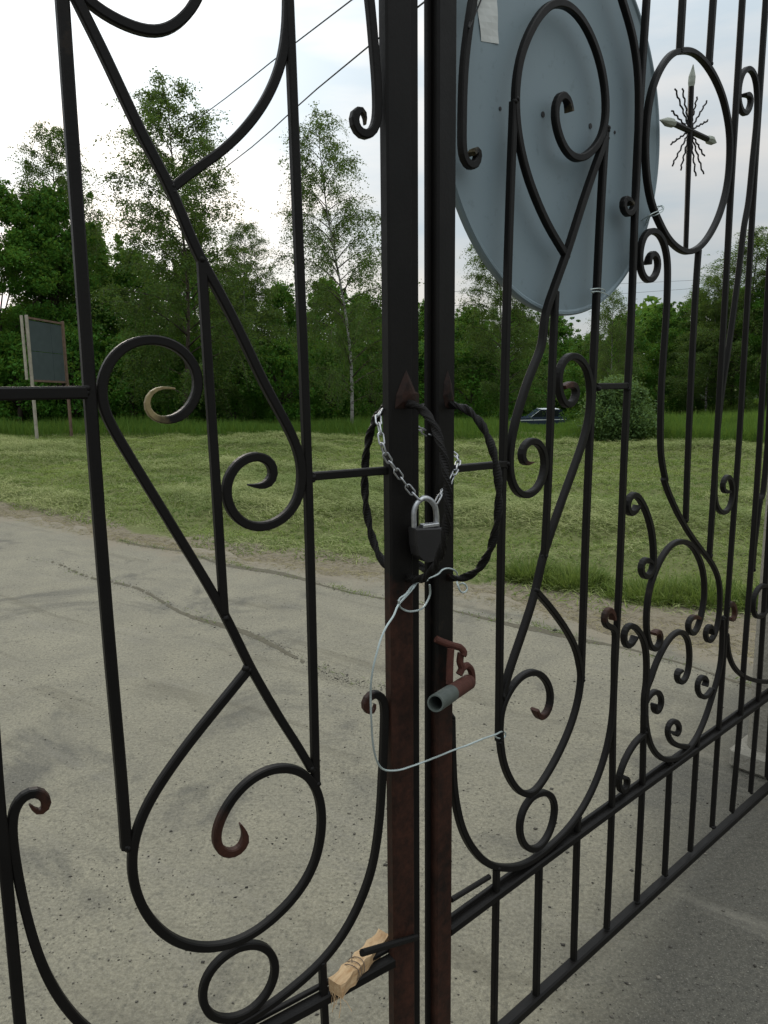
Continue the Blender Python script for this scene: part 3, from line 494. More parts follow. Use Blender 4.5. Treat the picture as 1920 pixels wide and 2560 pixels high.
def seams():  # dark strips: dirt and the cracks' subtle shadow put into one colour
    t = MT('dirt_and_shadow'); n = t.noise(30, 5, .65)
    t.set(color=t.mix(n, (.07, .062, .044), (.15, .136, .10)), rough=.95, spec=.1); t.bump(n, .6, .01)
    R = np.random.default_rng(15)
    for key in ('crack', 'crack2'):
        cr = np.array(HW[key]); xs = np.arange(cr[0][0], cr[-1][0], .022)
        y = np.interp(xs, cr[:, 0], cr[:, 1]) + .05 * np.sin(xs * 6) + .09 * (vnoise(xs, xs * 0, 2.4, 71) - .5) + R.normal(0, .004, len(xs))
        w_ = np.clip(vnoise(xs, xs * 0 + 3, 1.6, 72) * 1.5 - .35, .0, 1) * (.045 if key == 'crack' else .032) + R.uniform(0, .008, len(xs)) + .002
        V = []
        for a, b, c in zip(xs, y, w_): V += [(a, b - c, .0012), (a, b, .0042), (a, b + c, .0012)]
        F = []
        for i in range(len(xs) - 1):
            if w_[i] < (.008 if key == 'crack' else .021): continue
            k = i * 3; F += [(k, k + 3, k + 4, k + 1), (k + 1, k + 4, k + 5, k + 2)]
        tag(mesh_obj('dirt_shadow_seam', V, F, t.m, loc=(0, 0, 0)), kind='structure')
seams()

# ------------------------------------------------------------------ iron gate
def bar(l, name, pts, idx, parent, o):
    near = 1.24 if (l == 'L' and max(abs(P_[0]) for P_ in pts) > .52 and o.get('st')) else 1.0   # the outer bars are of heavier stock
    wd = o.get('w', 13.4 * near if l == 'L' else 14.2) / 1000 * (1 + .02 * ((idx * 7) % 5 - 2))
    th = o.get('t', o.get('w', 14.0 * near if l == 'L' else 15.4)) / 1000 - (idx % 6) * .00035
    off = ((idx * 5) % 13 - 6) * .00028 + o.get('off', 0)
    cl = o.get('closed', 0)
    pts = list(map(tuple, pts))
    if o.get('st'):
        Q = np.array(pts)
        # long bars that leave the frame run on up to the top rail
        if name == 'vertical_bar':
            for e, e2 in ((0, -1), (-1, 0)):
                if Q[e][1] > Q[e2][1] and Q[e][1] > 1.95 and not (.5 < abs(Q[e][0]) < 0) and o.get('ext'):
                    q = np.array((Q[e][0] + .003, 2.735)); Q = np.vstack([q, Q]) if e == 0 else np.vstack([Q, q])
        P = catmull(Q, .06); P = smooth_path(P, 6)
    else:
        P = catmull(pts, .006, cl)
        P = smooth_path(P, 10 if len(P) > 60 else 3, cl)
        # even spacing
        if cl: P = np.vstack([P, P[0]])
        s = np.concatenate([[0], np.cumsum(np.linalg.norm(np.diff(P, axis=0), axis=1))])
        n = max(6, int(s[-1] / .009))
        q = np.linspace(0, s[-1], n + 1)
        P = np.stack([np.interp(q, s, P[:, 0]), np.interp(q, s, P[:, 1])], 1)
        P = smooth_path(P, 3)
        if cl: P = P[:-1]
    n = len(P)
    t2 = np.gradient(P, axis=0) if not cl else np.roll(P, -1, 0) - np.roll(P, 1, 0)
    t2 /= np.linalg.norm(t2, axis=1)[:, None] + 1e-9
    nr = np.stack([-t2[:, 1], t2[:, 0]], 1)
    s = np.concatenate([[0], np.cumsum(np.linalg.norm(np.diff(P, axis=0), axis=1))]); Lh = s[-1]
    W = np.full(n, wd) * (1 + .05 * (vnoise(s * 22, s * 0 + idx, 1., 91) - .5)); T = np.full(n, th); ru = np.zeros(n); go = np.zeros(n)
    for key, d in (('tip0', s), ('tip1', Lh - s)):
        k = o.get(key, 0)
        if k >= 1:         # drawn-out point
            f = np.clip(d / (.11 if o.get('gold', 0) > .12 else .035), 0, 1); W *= .18 + .82 * f; T *= .55 + .45 * f
        elif k > 0:        # flattened broad end
            f = np.clip(d / .03, 0, 1); W *= .55 + .45 * f; T *= 1 + .45 * (1 - f)
        if k:
            R_ = o.get('rust', 0)
            if R_: ru = np.maximum(ru, .85 * np.clip(1 - d / max(.03, R_), 0, 1) ** .7)
            if o.get('gold'): go = np.maximum(go, (.95 if o['gold'] > .12 else .50) * np.clip(1 - d / o['gold'], 0, 1) ** .6)
    c = .15
    prof = [(-.5 + c, -.5), (.5 - c, -.5), (.5, -.5 + c), (.5, .5 - c), (.5 - c, .5), (-.5 + c, .5), (-.5, .5 - c), (-.5, -.5 + c)]
    V, R1, G1 = [], [], []
    for i in range(n):
        z_w = .0
        for a, b in prof:
            u, z = P[i] + nr[i] * (a * W[i])
            V.append(P3(l, u, z, off + b * T[i])); R1.append(ru[i]); G1.append(go[i])
    # rods lower down have taken more rust
    zz = np.array([v[2] for v in V]); R1 = np.maximum(np.array(R1), .16 * np.clip((1.0 - zz) / 1.0, 0, 1))
    F = []
    m8 = 8
    for i in range(n if cl else n - 1):
        j = (i + 1) % n
        for k in range(m8): F.append((i * m8 + k, i * m8 + (k + 1) % m8, j * m8 + (k + 1) % m8, j * m8 + k))
    if not cl: F += [tuple(range(m8 - 1, -1, -1)), tuple(range((n - 1) * m8, n * m8))]
    return mesh_obj(name, V, F, IRON, parent, attrs={'rust': R1, 'gold': G1})

gate = {}
gate['L'] = empty('gate_leaf', P3('L', .05, 0), 'left leaf of the black iron gate, large teardrop scroll low on it', 'gate', 'wrought iron gate leaves')
gate['R'] = empty('gate_leaf', P3('R', .05, 0), 'right leaf of the black iron gate, with a cross inside a ring', 'gate', 'wrought iron gate leaves')

def post(l, u0_, u1_, dep):
    """rectangular tube stile with rust creeping up from its foot"""
    uc = (u0_ + u1_) / 2; wd = abs(u1_ - u0_)
    zs = np.linspace(.06, 2.74, 60)
    c = .0035; prof = [(-wd / 2 + c, -dep / 2), (wd / 2 - c, -dep / 2), (wd / 2, -dep / 2 + c), (wd / 2, dep / 2 - c), (wd / 2 - c, dep / 2), (-wd / 2 + c, dep / 2), (-wd / 2, dep / 2 - c), (-wd / 2, -dep / 2 + c)]
    V, R1 = [], []
    for z in zs:
        for a, b in prof:
            V.append(P3(l, uc + a, z, b))
            R1.append(float(np.clip((.62 if l == 'L' else .5) * ((1.46 if l == 'L' else 1.30) - z) / .30, 0, .58)) if z < (1.46 if l == 'L' else 1.30) else .0)
    F = []
    for i in range(len(zs) - 1):
        for k in range(8): F.append((i * 8 + k, i * 8 + (k + 1) % 8, i * 8 + 8 + (k + 1) % 8, i * 8 + 8 + k))
    F += [tuple(range(7, -1, -1)), tuple(range(len(zs) * 8 - 8, len(zs) * 8))]
    return mesh_obj('gate_post', V, F, IRON, gate[l], attrs={'rust': R1, 'gold': np.zeros(len(V))})
post('L', .0310, .0785, .025)
post('R', .0225, .0690, .026)
def strip(l, u0_, u1_, off0, off1, z0, z1, name, rust=.0):
    b = MB(); b.box(P3(l, (u0_ + u1_) / 2, (z0 + z1) / 2, (off0 + off1) / 2), abs(u1_ - u0_), abs(off1 - off0), z1 - z0, (DD[l], NN[l], (0, 0, 1)), .0012)
    b.build(name, IRON, gate[l], attrs={'rust': np.full(len(b.V), rust), 'gold': np.zeros(len(b.V))})
strip('L', .0140, .0308, -.006, .004, .07, 2.73, 'cover_strip', .12)
strip('R', .0110, .0223, -.010, -.002, .07, 2.73, 'cover_strip', .12)

for i, (l, n, P, o) in enumerate(TR):
    o = dict(o)
    if n == 'vertical_bar' and max(P[0][1], P[-1][1]) > 2.06 and not (l == 'R' and i < 20): o['ext'] = 1
    if n == 'rail':
        P = list(P)
        if l == 'L': P = P + [(1.25, P[-1][1] - .01)]
        bar(l, 'mid_rail', P, i, gate[l], dict(st=1, w=20, t=24))
        b2 = dict(st=1, w=9, t=9, off=-.009)
        bar(l, 'rail_rod', [(u, z + .0165) for u, z in P], i + 1, gate[l], b2)
        continue
    if n == 'bottom_rail':
        bar(l, n, P, i, gate[l], dict(st=1, w=26, t=27)); continue
    bar(l, n, P, i, gate[l], o)
def welds():
    R = np.random.default_rng(33)
    for l in 'LR':
        k = 0
        for ll, n_, P, o in TR:
            if ll != l or o.get('closed') or n_ in ('rail', 'bottom_rail', 'crossbar') and False: continue
            for e, key in ((0, 'tip0'), (-1, 'tip1')):
                if o.get(key): continue
                u, z = P[e]
                if not (.05 < z < 2.5) or u > 1.9: continue
                b = MB(); V = []
                for j in range(3):
                    cu, cz = u + R.normal(0, .0022), z + R.normal(0, .003); r_ = R.uniform(.0052, .0072)
                    c0 = P3(l, cu, cz, R.uniform(.0005, .004))
                    lat = [c0 + NN[l] * r_ * sa + (DD[l] * math.cos(q) + np.array((0, 0, math.sin(q)))) * r_ * ca * R.uniform(.85, 1.15) for sa, ca in ((-.8, .6), (0, 1), (.8, .6)) for q in np.arange(6) * math.pi / 3]
                    top = c0 + NN[l] * r_ * 1.05; b_ = len(b.V)
                    F = [(i + r * 6, (i + 1) % 6 + r * 6, (i + 1) % 6 + r * 6 + 6, i + r * 6 + 6) for r in (0, 1) for i in range(6)] + [(12 + i, 12 + (i + 1) % 6, 18) for i in range(6)]
                    b.add(lat + [top], F)
                b.build('weld_bead', IRON, gate[l], attrs={'rust': np.full(len(b.V), .34), 'gold': np.zeros(len(b.V))}, smooth=True)
welds()
# parts of the leaves outside the frame that tie the bars together
bar('L', 'bottom_rail', [(.07, .10), (.6, .10), (1.25, .10)], 3, gate['L'], dict(st=1, w=26, t=27))
bar('L', 'top_rail', [(.03, 2.75), (.6, 2.75), (1.25, 2.75)], 4, gate['L'], dict(st=1, w=26, t=27))
bar('R', 'top_rail', [(.02, 2.75), (1., 2.75), (2.3, 2.75)], 5, gate['R'], dict(st=1, w=26, t=27))
for k, u in enumerate((.383, .545, .86, 1.02, 1.18)):
    bar('L', 'spindle', [(u, .46), (u, .3), (u, .11)], k, gate['L'], dict(st=1))
bar('L', 'vertical_bar', [(1.235, .10), (1.235, 1.4), (1.235, 2.74)], 2, gate['L'], dict(st=1, w=26))
bar('R', 'vertical_bar', [(2.28, .08), (2.28, 1.4), (2.28, 2.74)], 2, gate['R'], dict(st=1, w=40))

def twist_bow(l, uc, z0, z1, sign, ru):
    """bow handle of twisted square bar standing out square to the leaf"""
    zc, hz = (z0 + z1) / 2, (z0 - z1) / 2
    n = 96; rad = .0069
    V = []
    C_ = []
    for i in range(n + 1):
        a = math.pi * i / n
        # slightly pointed bow, feet welded to the post
        C_.append((zc + hz * math.cos(a), .010 + .118 * math.sin(a) ** .82))
    C_ = np.array(C_)
    tg = np.gradient(C_, axis=0); tg /= np.linalg.norm(tg, axis=1)[:, None]
    R1 = []
    for i in range(n + 1):
        nz_ = np.array((-tg[i][1], tg[i][0]))
        for k in range(4):
            for dd in (-.22, .22):
                tw = i / n * math.pi * 9
                a0, b0 = rad * 1.22 * math.cos(math.pi / 4 + math.pi / 2 * k + dd), rad * .80 * math.sin(math.pi / 4 + math.pi / 2 * k + dd)
                a, b = a0 * math.cos(tw) - b0 * math.sin(tw), a0 * math.sin(tw) + b0 * math.cos(tw)
                zz = C_[i][0] + nz_[0] * a; of = C_[i][1] + nz_[1] * a
                V.append(P3(l, uc + b, zz, sign * of)); R1.append(.5 * max(0, 1 - min(i, n - i) / 9) if ru else .12)
    F = []
    for i in range(n):
        for k in range(8): F.append((i * 8 + k, i * 8 + (k + 1) % 8, i * 8 + 8 + (k + 1) % 8, i * 8 + 8 + k))
    F += [tuple(range(7, -1, -1)), tuple(range(n * 8, n * 8 + 8))]
    mesh_obj('handle', V, F, IRON, gate[l], attrs={'rust': R1, 'gold': np.zeros(len(V))})
hz_ = HW['handle_z']
for sgn in (1, -1):
    twist_bow('L', HW['handle_u'][0], hz_[0], hz_[1], sgn, 1)
    twist_bow('R', HW['handle_u'][1], hz_[2], hz_[3], sgn, 1)
def plate(l, outline):
    """hammered spear leaf welded over the handle's upper foot: domed along its spine"""
    O_ = np.array(outline); c = O_.mean(0)
    V = [P3(l, u, z, .0132) for u, z in O_] + [P3(l, *(c + (q - c) * .55), .0175) for q in O_] + [P3(l, c[0], c[1], .019)]
    n = len(O_); F = []
    for i in range(n):
        j = (i + 1) % n
        F += [(i, j, n + j, n + i), (n + i, n + j, 2 * n)]
    mesh_obj('handle_plate', V, F, IRON, gate[l], attrs={'rust': np.full(len(V), .50), 'gold': np.zeros(len(V))})
plate('L', HW['plate_L']); plate('R', HW['plate_R'])

# the cross in the ring: shaft, spear ends and a burst of twisted wires
def cross():
    g = gate['R']; c = HW['cross']; bare = plain('bare_worn_steel', (.25, .27, .225), rough=.5, metal=.2, vary=.5, scale=90)
    sb = HW['shaft_bottom']; s1 = c['shaft'][1]
    A = lambda v, r=0.: {'rust': np.full(len(v), r), 'gold': np.zeros(len(v))}
    def sq(p, q, w0, w1, name):
        b = MB(); P = [P3('R', p[0] + (q[0] - p[0]) * t, p[1] + (q[1] - p[1]) * t) for t in (0, .35, .7, 1)]
        b.tube(P, [w0, w0, w1, w1], 6); b.build(name, IRON, g, attrs=A(b.V))
    sq(sb, s1, .0062, .0068, 'cross_shaft')
    a0, a1 = c['arms']
    sq(a0, a1, .0068, .0068, 'cross_arm')
    for tip, base, wd in ((c['tip'], s1, .0085), (c['armtip'][0], a0, .0105), (c['armtip'][1], a1, .0105)):
        b = MB(); P = [P3('R', base[0] + (tip[0] - base[0]) * t, base[1] + (tip[1] - base[1]) * t) for t in (0, .18, .45, .75, 1)]
        b.tube(P, [.0068, wd, wd, wd * .5, .001], 8)
        b.build('cross_point', bare, g)
    cc = np.array(c['c'])
    for r_ in c['rays']:
        r_ = np.array(r_); b = MB(); P = []
        for k in range(15):
            t = .12 + .88 * k / 14; q = cc + (r_ - cc) * t
            nn = np.array((-(r_ - cc)[1], (r_ - cc)[0])); nn /= np.linalg.norm(nn)
            q = q + nn * .0016 * math.sin(k * 1.9)
            P.append(P3('R', q[0], q[1], .0016 * math.cos(k * 1.9)))
        b.tube(P, .0021, 5); b.build('cross_ray', IRON, g, attrs=A(b.V))
cross()

# latch bolts
def rod3(name, P, r_, parent, m=IRON, rust=.2, n=10):
    b = MB(); b.tube(P, r_, n)
    return b.build(name, m, parent, attrs={'rust': np.full(len(b.V), rust), 'gold': np.zeros(len(b.V))}, smooth=False)
rod3('latch_bolt', HW['latch'], .0066, gate['L'], rust=.1)
st = HW['stub']; rod3('latch_bolt', [P3('R', *st[0], .004), P3('R', *st[1], .004)], .0058, gate['R'], rust=.1)
# welded hasp on the right post
rod3('hasp_arm', catmull(HW['hasp_arm'], .006), .0066, gate['R'], m=RUST)
rod3('hasp_bar', catmull(HW['hasp_bar'], .02), .0068, gate['R'], m=RUST)

# ------------------------------------------------------------------ locks, chain, wires, wood
def pipe_lock():
    a, b_ = [np.array(v) for v in HW['pipe']]
    root = empty('pipe_lock', tuple(a), 'rusty pipe section hanging by a shackle below the chained padlock, its cut end towards us', 'lock')
    ax = (b_ - a) / np.linalg.norm(b_ - a); ref = np.cross(ax, (0, 0, 1.)); ref /= np.linalg.norm(ref); rf2 = np.cross(ax, ref)
    R0, R1 = .0148, .0118; n = 28; Lp = np.linalg.norm(b_ - a)
    grey = plain('dull_zinc_pipe', (.085, .100, .090), rough=.55, metal=.3, scale=50)
    def ringset(ts, rs): return [a + ax * (t * Lp) + (ref * math.cos(k * 2 * math.pi / n) + rf2 * math.sin(k * 2 * math.pi / n)) * r_ for t, r_ in zip(ts, rs) for k in range(n)]
    def skin(ts, rs, name, m):
        F = []
        for i in range(len(ts) - 1):
            for k in range(n): F.append((i * n + k, i * n + (k + 1) % n, i * n + n + (k + 1) % n, i * n + n + k))
        mesh_obj(name, ringset(ts, rs), F, m, root)
    skin([0, 0, .02, .56], [.002, R0 * .92, R0, R0], 'red_sleeve', RUST)
    skin([.565, .565, .985, 1.0, 1.0, .99, .25, .25], [.004, R0 * 1.03, R0 * 1.03, R0 * .99, R1 * 1.03, R1, R1, .001], 'cut_pipe', grey)
    for nm in ('hasp_shackle', 'hasp_hook'):
        b = MB(); b.tube(catmull(HW[nm], .004), .0068, 8); b.build('shackle', RUST, root)
pipe_lock()

def link_mesh():
    P = []
    for k in range(14):
        a = 2 * math.pi * k / 14
        P.append((.0056 * math.copysign(1, math.cos(a)) + .0050 * math.cos(a), .0048 * math.sin(a), 0))
    b = MB(); b.tube(P, .0016, 6, closed=True)
    me = bpy.data.meshes.new('chain_link'); me.from_pydata(b.V, [], b.F); me.polygons.foreach_set('use_smooth', [True] * len(b.F))
    me.materials.append(GALV); return me

def chain():
    root = empty('chain', HW['chain_front'][0], 'bright zinc chain looped round both gate posts and through the padlock', 'chain')
    me = link_mesh(); base = wloc(root)
    for path in (HW['chain_front'], HW['chain_back']):
        P = catmull(path, .002)
        s = np.concatenate([[0], np.cumsum(np.linalg.norm(np.diff(P, axis=0), axis=1))])
        pitch = .0175; k = 0; d = .002
        while d + pitch < s[-1] + .012:
            p = np.array([np.interp(d, s, P[:, i]) for i in range(3)]); q = np.array([np.interp(min(d + pitch, s[-1]), s, P[:, i]) for i in range(3)])
            t = Vector(q - p).normalized()
            ref = Vector(NL) if abs(t.dot(Vector(NL))) < .9 else Vector((0, 0, 1))
            z = (ref - t * ref.dot(t)).normalized(); y = z.cross(t)
            ang = (0.35 if k % 2 else 1.75) + random.uniform(-.2, .2)
            y2 = y * math.cos(ang) + z * math.sin(ang); z2 = t.cross(y2)
            o = bpy.data.objects.new('chain_link', me); COL.objects.link(o); o.parent = root
            c = Vector((p + q) / 2) - base
            Mx = Matrix.Identity(4)
            for i in range(3): Mx[i][0], Mx[i][1], Mx[i][2], Mx[i][3] = t[i], y2[i], z2[i], c[i]
            o.matrix_basis = Mx
            d += pitch; k += 1
chain()

def padlock():
    root = empty('padlock', P3('L', HW['lock_body'][6][0], HW['lock_body'][6][1], .034), 'black padlock with a bright steel shackle hanging on the chain between the posts', 'padlock')
    O_ = np.array(HW['lock_body'])
    # keep the top corners crisp
    c = O_.mean(0); V, F = [], []
    rings = [(.93, .021), (1.0, .0245), (1.0, .0435), (.93, .047)]
    for k, off in rings:
        for q in O_: V.append(P3('L', *(c + (q - c) * k), off))
    n = len(O_)
    F = [tuple(range(n)), tuple(range(4 * n - 1, 3 * n - 1, -1))]
    for r_ in range(3):
        for i in range(n): F.append((r_ * n + i, r_ * n + n + i, r_ * n + n + (i + 1) % n, r_ * n + (i + 1) % n))
    mesh_obj('lock_body', V, F, LOCK, root)
    b = MB(); b.tube(catmull(HW['shackle'], .004), .0049, 10); b.build('shackle', GALV, root, smooth=True)
    u0_, z0_ = HW['lock_body'][0]; u1_, z1_ = HW['lock_body'][1]
    b = MB(); b.box(P3('L', (u0_ * .38 + u1_ * .62), (z0_ * .4 + z1_ * .6) + .0035, .036), .034, .014, .006, (DL, NL, (0, 0, 1)), .001)
    b.build('top_plate', GALV, root)
padlock()

def wire(name, paths, r_, m, label, part='strand', twist=0):
    root = None
    main = catmull(paths[0], .004)
    b = MB(); b.tube(main, r_, 6)
    root = b.build(name, m); tag(root, label, 'wire')
    for p in paths[1:]:
        b = MB(); b.tube(catmull(p, .004), r_, 6); b.build(part, m, root)
    return root
wire('binding_wire', [HW['wire_main'], HW['wire_twist'], HW['wire_loop_R'], HW['wire_strand']], .0018, WIRE, 'long loop of galvanised wire twisted round the posts below the padlock', 'wire_strand')
wire('tie_wire', [HW['tie1'], HW['tie1b']], .0012, WIRE, 'thin tie wire round the lower left of the ring that holds the cross', 'wire_strand')
wire('tie_wire', [HW['tie2']], .0012, WIRE, 'thin tie wire fixing the bottom of the round plate to a bar')
wire('tie_wire', [HW['tie3']], .0016, IRON, 'dark tie wire beside the pale tape at the top of the round plate')

def wood():
    p, q = [np.array(v) for v in HW['wood']]
    ax = (q - p) / np.linalg.norm(q - p); sd = np.cross((0, 0, 1.), ax); sd /= np.linalg.norm(sd); upv = np.cross(ax, sd)
    t = MT('split_pine')
    mp = t.N.new('ShaderNodeTexCoord')
    rot = t.N.new('ShaderNodeMapping'); t.L.new(t.pos(), rot.inputs[0]); rot.inputs['Rotation'].default_value = (0, 0, -math.atan2(ax[1], ax[0]))
    g = t.noise(1, 5, .6, vec=rot.outputs[0], stretch=(14, 190, 190))
    c = t.mix(t.ramp(g, (.3, 0), (.7, 1)), (.34, .205, .10), (.52, .375, .22))
    c = t.mix(t.ramp(t.noise(30, 5), (.55, 0), (.7, .5)), c, (.26, .14, .06))
    t.set(color=c, rough=.8, spec=.2); t.bump(g, .5, .003)
    V, F = [], []
    n = 12; hw, hh = .0150, .0125
    for i in range(n + 1):
        k = i / n; c_ = p + (q - p) * k
        for a, b in ((-1, -1), (-.92, .9), (-.2, 1.02), (.9, 1), (1, -.8), (.1, -1.05)):
            j = .0018 * math.sin(i * 2.1 + a * 3 + b * 5)
            V.append(c_ + sd * (a * hw * (1 - .1 * k) + j) + upv * (b * hh + j * .7))
    for i in range(n):
        for k in range(6): F.append((i * 6 + k, i * 6 + (k + 1) % 6, i * 6 + 6 + (k + 1) % 6, i * 6 + 6 + k))
    F += [tuple(range(5, -1, -1)), tuple(range(n * 6, n * 6 + 6))]
    o = mesh_obj('wood_stick', V, F, t.m)
    tag(o, 'pale split wooden stick wedged under the latch on the left rail, bound with thin wire', 'wooden stick')
    dark = plain('thin_dark_wire', (.10, .075, .055), rough=.6)
    for k0 in (.30, .36, .43):
        P = []
        for a in np.linspace(0, 2 * math.pi, 22):
            c_ = p + (q - p) * (k0 + .02 * math.sin(a * 2 + k0 * 9))
            P.append(c_ + sd * math.cos(a) * hw * 1.22 + upv * math.sin(a) * hh * 1.28)
        b = MB(); b.tube(P, .0008, 5); b.build('wire_turn', dark, o)
    b = MB(); b.tube(catmull([p + (q - p) * .33 + upv * .016, p + (q - p) * .40 + upv * .026 + sd * .01, p + (q - p) * .46 + upv * .015 + sd * .014], .004), .0008, 5); b.build('wire_turn', dark, o)
    # torn fibres under the near end
    b = MB()
    for k in range(7):
        s0 = p + sd * random.uniform(-.012, .012) - upv * .011
        s1 = s0 + np.array((random.uniform(-.012, .03), random.uniform(-.02, .0), -random.uniform(.012, .03)))
        b.tube([s0, (s0 + s1) / 2 + np.array((.002, 0, .003)), s1], .0006, 4)
    b.build('splinter', t.m, o)
wood()

# ------------------------------------------------------------------ round plate wired to the right leaf
def disc():
    uc, zc, R_ = .4515, 2.085, .386
    off = -.030
    root = empty('round_plate', P3('R', uc, zc - R_, off), 'big round blue grey metal plate, back of a road sign, wired behind the right leaf', 'sign')
    t = MT('blue_grey_sheet')
    n = t.noise(2.4, 4); n2 = t.noise(40, 5, .65)
    c = t.mix(n, (.160, .210, .234), (.190, .245, .268))
    c = t.mix(t.ramp(n2, (.6, 0), (.75, .5)), c, (.09, .12, .132))
    c = t.mix(t.ramp(t.noise(8, 6, .7), (.62, 0), (.72, .4)), c, (.165, .20, .21))
    t.set(color=c, rough=.55, spec=.35); t.bump(t.noise(5, 3), .15, .01)
    n = 120
    prof = [(.0, .0), (R_ * .5, .0004), (R_ - .012, .0), (R_ - .008, .0035), (R_ - .003, .0035), (R_, -.001), (R_, -.011), (R_ - .004, -.0125), (R_ * .5, -.004), (0., -.004)]
    V, F = [], []
    for r_, d in prof:
        for k in range(n):
            a = 2 * math.pi * k / n
            V.append(P3('R', uc + max(r_, .0005) * math.cos(a), zc + max(r_, .0005) * math.sin(a), off + d))
    for i in range(len(prof) - 1):
        for k in range(n): F.append((i * n + k, i * n + (k + 1) % n, i * n + n + (k + 1) % n, i * n + n + k))
    mesh_obj('sheet', V, F, t.m, root, smooth=False)
    dk = plain('hole_dark', (.02, .02, .02), rough=.6)
    for k, (u, z) in enumerate(HW['holes']):  # dark discs stand in for the holes in the plate
        b = MB(); r_ = .0055 if k in (1, 2) else .0035
        P = [P3('R', u, z, off - .002), P3('R', u, z, off + .0018)]
        b.tube(P, r_, 12); b.build('bolt_hole', dk, root)
    tp = MT('pale_tape'); tp.set(color=tp.mix(tp.noise(30), (.40, .42, .40), (.52, .53, .50)), rough=.5)
    T_ = HW['tape']; b = MB(); nx, ny = 3, 8; V = []
    for j in range(ny + 1):
        for i in range(nx + 1):
            a, c_ = i / nx, j / ny
            pa = np.array(T_[0]) * (1 - a) + np.array(T_[1]) * a; pb = np.array(T_[3]) * (1 - a) + np.array(T_[2]) * a
            q = pa * (1 - c_) + pb * c_
            V.append(P3('R', q[0], q[1], off + .0016 + .0007 * math.sin(j * 1.3 + i)))
    F = [(j * (nx + 1) + i, j * (nx + 1) + i + 1, (j + 1) * (nx + 1) + i + 1, (j + 1) * (nx + 1) + i) for j in range(ny) for i in range(nx)]
    mesh_obj('tape', V, F, tp.m, root)
disc()

# ------------------------------------------------------------------ pillar at the hinge side
def pillar():
    t = MT('rough_cast_concrete')
    n = t.noise(6, 6, .65); n2 = t.noise(70, 4)
    c = t.mix(n, (.17, .16, .13), (.29, .27, .23)); c = t.mix(t.ramp(n2, (.55, 0), (.7, .5)), c, (.11, .10, .085))
    t.set(color=c, rough=.9, spec=.2); t.bump(t.math('ADD', n, n2), .6, .01)
    x, y = HW['pillar'][0]
    ax = (DR, NR, (0, 0, 1)); c0 = np.array((x, y, 0.)) + DR * .12 + NR * .17
    root = empty('gate_pillar', tuple(c0), 'square grey concrete gate pillar at the far right, beyond the right leaf', 'pillar')
    b = MB(); b.box(c0 + np.array((0, 0, 1.42)), .36, .36, 2.84, ax, .02); b.build('shaft', t.m, root)
    b = MB(); b.box(c0 + np.array((0, 0, 2.88)), .46, .46, .08, ax, .015); b.build('cap', t.m, root)
    b = MB(); b.box(c0 + np.array((0, 0, .045)), .44, .46, .09, ax, .015); b.build('plinth', t.m, root)
pillar()

# ------------------------------------------------------------------ vegetation
def leaf_mat(name, c0, c1, trans=.45, rough=.55):
    t = MT(name)
    at = t.attr('tone')
    c = t.mix(at, c0, c1)
    c = t.mix(t.math('MULTIPLY', t.noise(.9, 3), .5), c, tuple(v * .72 for v in c0))
    t.set(color=c, rough=rough, spec=.10)
    tl = t.N.new('ShaderNodeBsdfTranslucent')
    t.L.new(t.mix(.65, c, (.16, .22, .03)), tl.inputs[0])
    ms = t.N.new('ShaderNodeMixShader'); ms.inputs[0].default_value = trans
    t.L.new(t.bsdf.outputs[0], ms.inputs[1]); t.L.new(tl.outputs[0], ms.inputs[2]); t.L.new(ms.outputs[0], t.out.inputs[0])
    return t.m
LEAF = leaf_mat('tree_leaf', (.032, .110, .016), (.100, .265, .034), .48)
BLEAF = leaf_mat('birch_leaf', (.052, .102, .024), (.115, .195, .055), .46)
WILLOW = leaf_mat('willow_leaf', (.075, .140, .045), (.160, .250, .095), .38)
GRASS = leaf_mat('mown_grass', (.062, .125, .026), (.36, .41, .125), .42, .7)
HAY = leaf_mat('cut_grass', (.17, .23, .075), (.56, .56, .27), .35, .8)
STRAW = leaf_mat('dry_straw', (.17, .145, .075), (.36, .31, .18), .15, .85)
TALL = leaf_mat('tall_grass', (.050, .125, .018), (.140, .235, .048), .46, .7)
BARK = plain('dark_bark', (.055, .042, .032), rough=.9, scale=20, vary=.5)
def birch_bark():
    t = MT('birch_bark')
    n = t.noise(1, 4, .6, stretch=(5, 5, 14)); n2 = t.noise(3, 4)
    c = t.mix(t.ramp(n, (.52, 0), (.60, 1)), (.25, .245, .225), (.05, .045, .04))
    c = t.mix(t.ramp(n2, (.5, 0), (.75, .6)), c, (.2, .19, .16))
    t.set(color=c, rough=.8); return t.m
BIRCHB = birch_bark()

def cards(C_, size, R, flat=0., asp=.62, droop=0.):
    """diamond leaf cards at C_ with random orientation"""
    n = len(C_)
    d = R.normal(size=(n, 3)); d[:, 2] = d[:, 2] * .6 - droop; d /= np.linalg.norm(d, axis=1)[:, None]
    e = R.normal(size=(n, 3)); e -= d * (e * d).sum(1)[:, None]; e /= np.linalg.norm(e, axis=1)[:, None]
    s = (size * R.uniform(.6, 1.3, n))[:, None]
    V = np.stack([C_ - d * s * .5, C_ + e * s * asp * .5, C_ + d * s * .5, C_ - e * s * asp * .5], 1).reshape(-1, 3)
    F = np.arange(4 * n).reshape(n, 4)
    return V, F

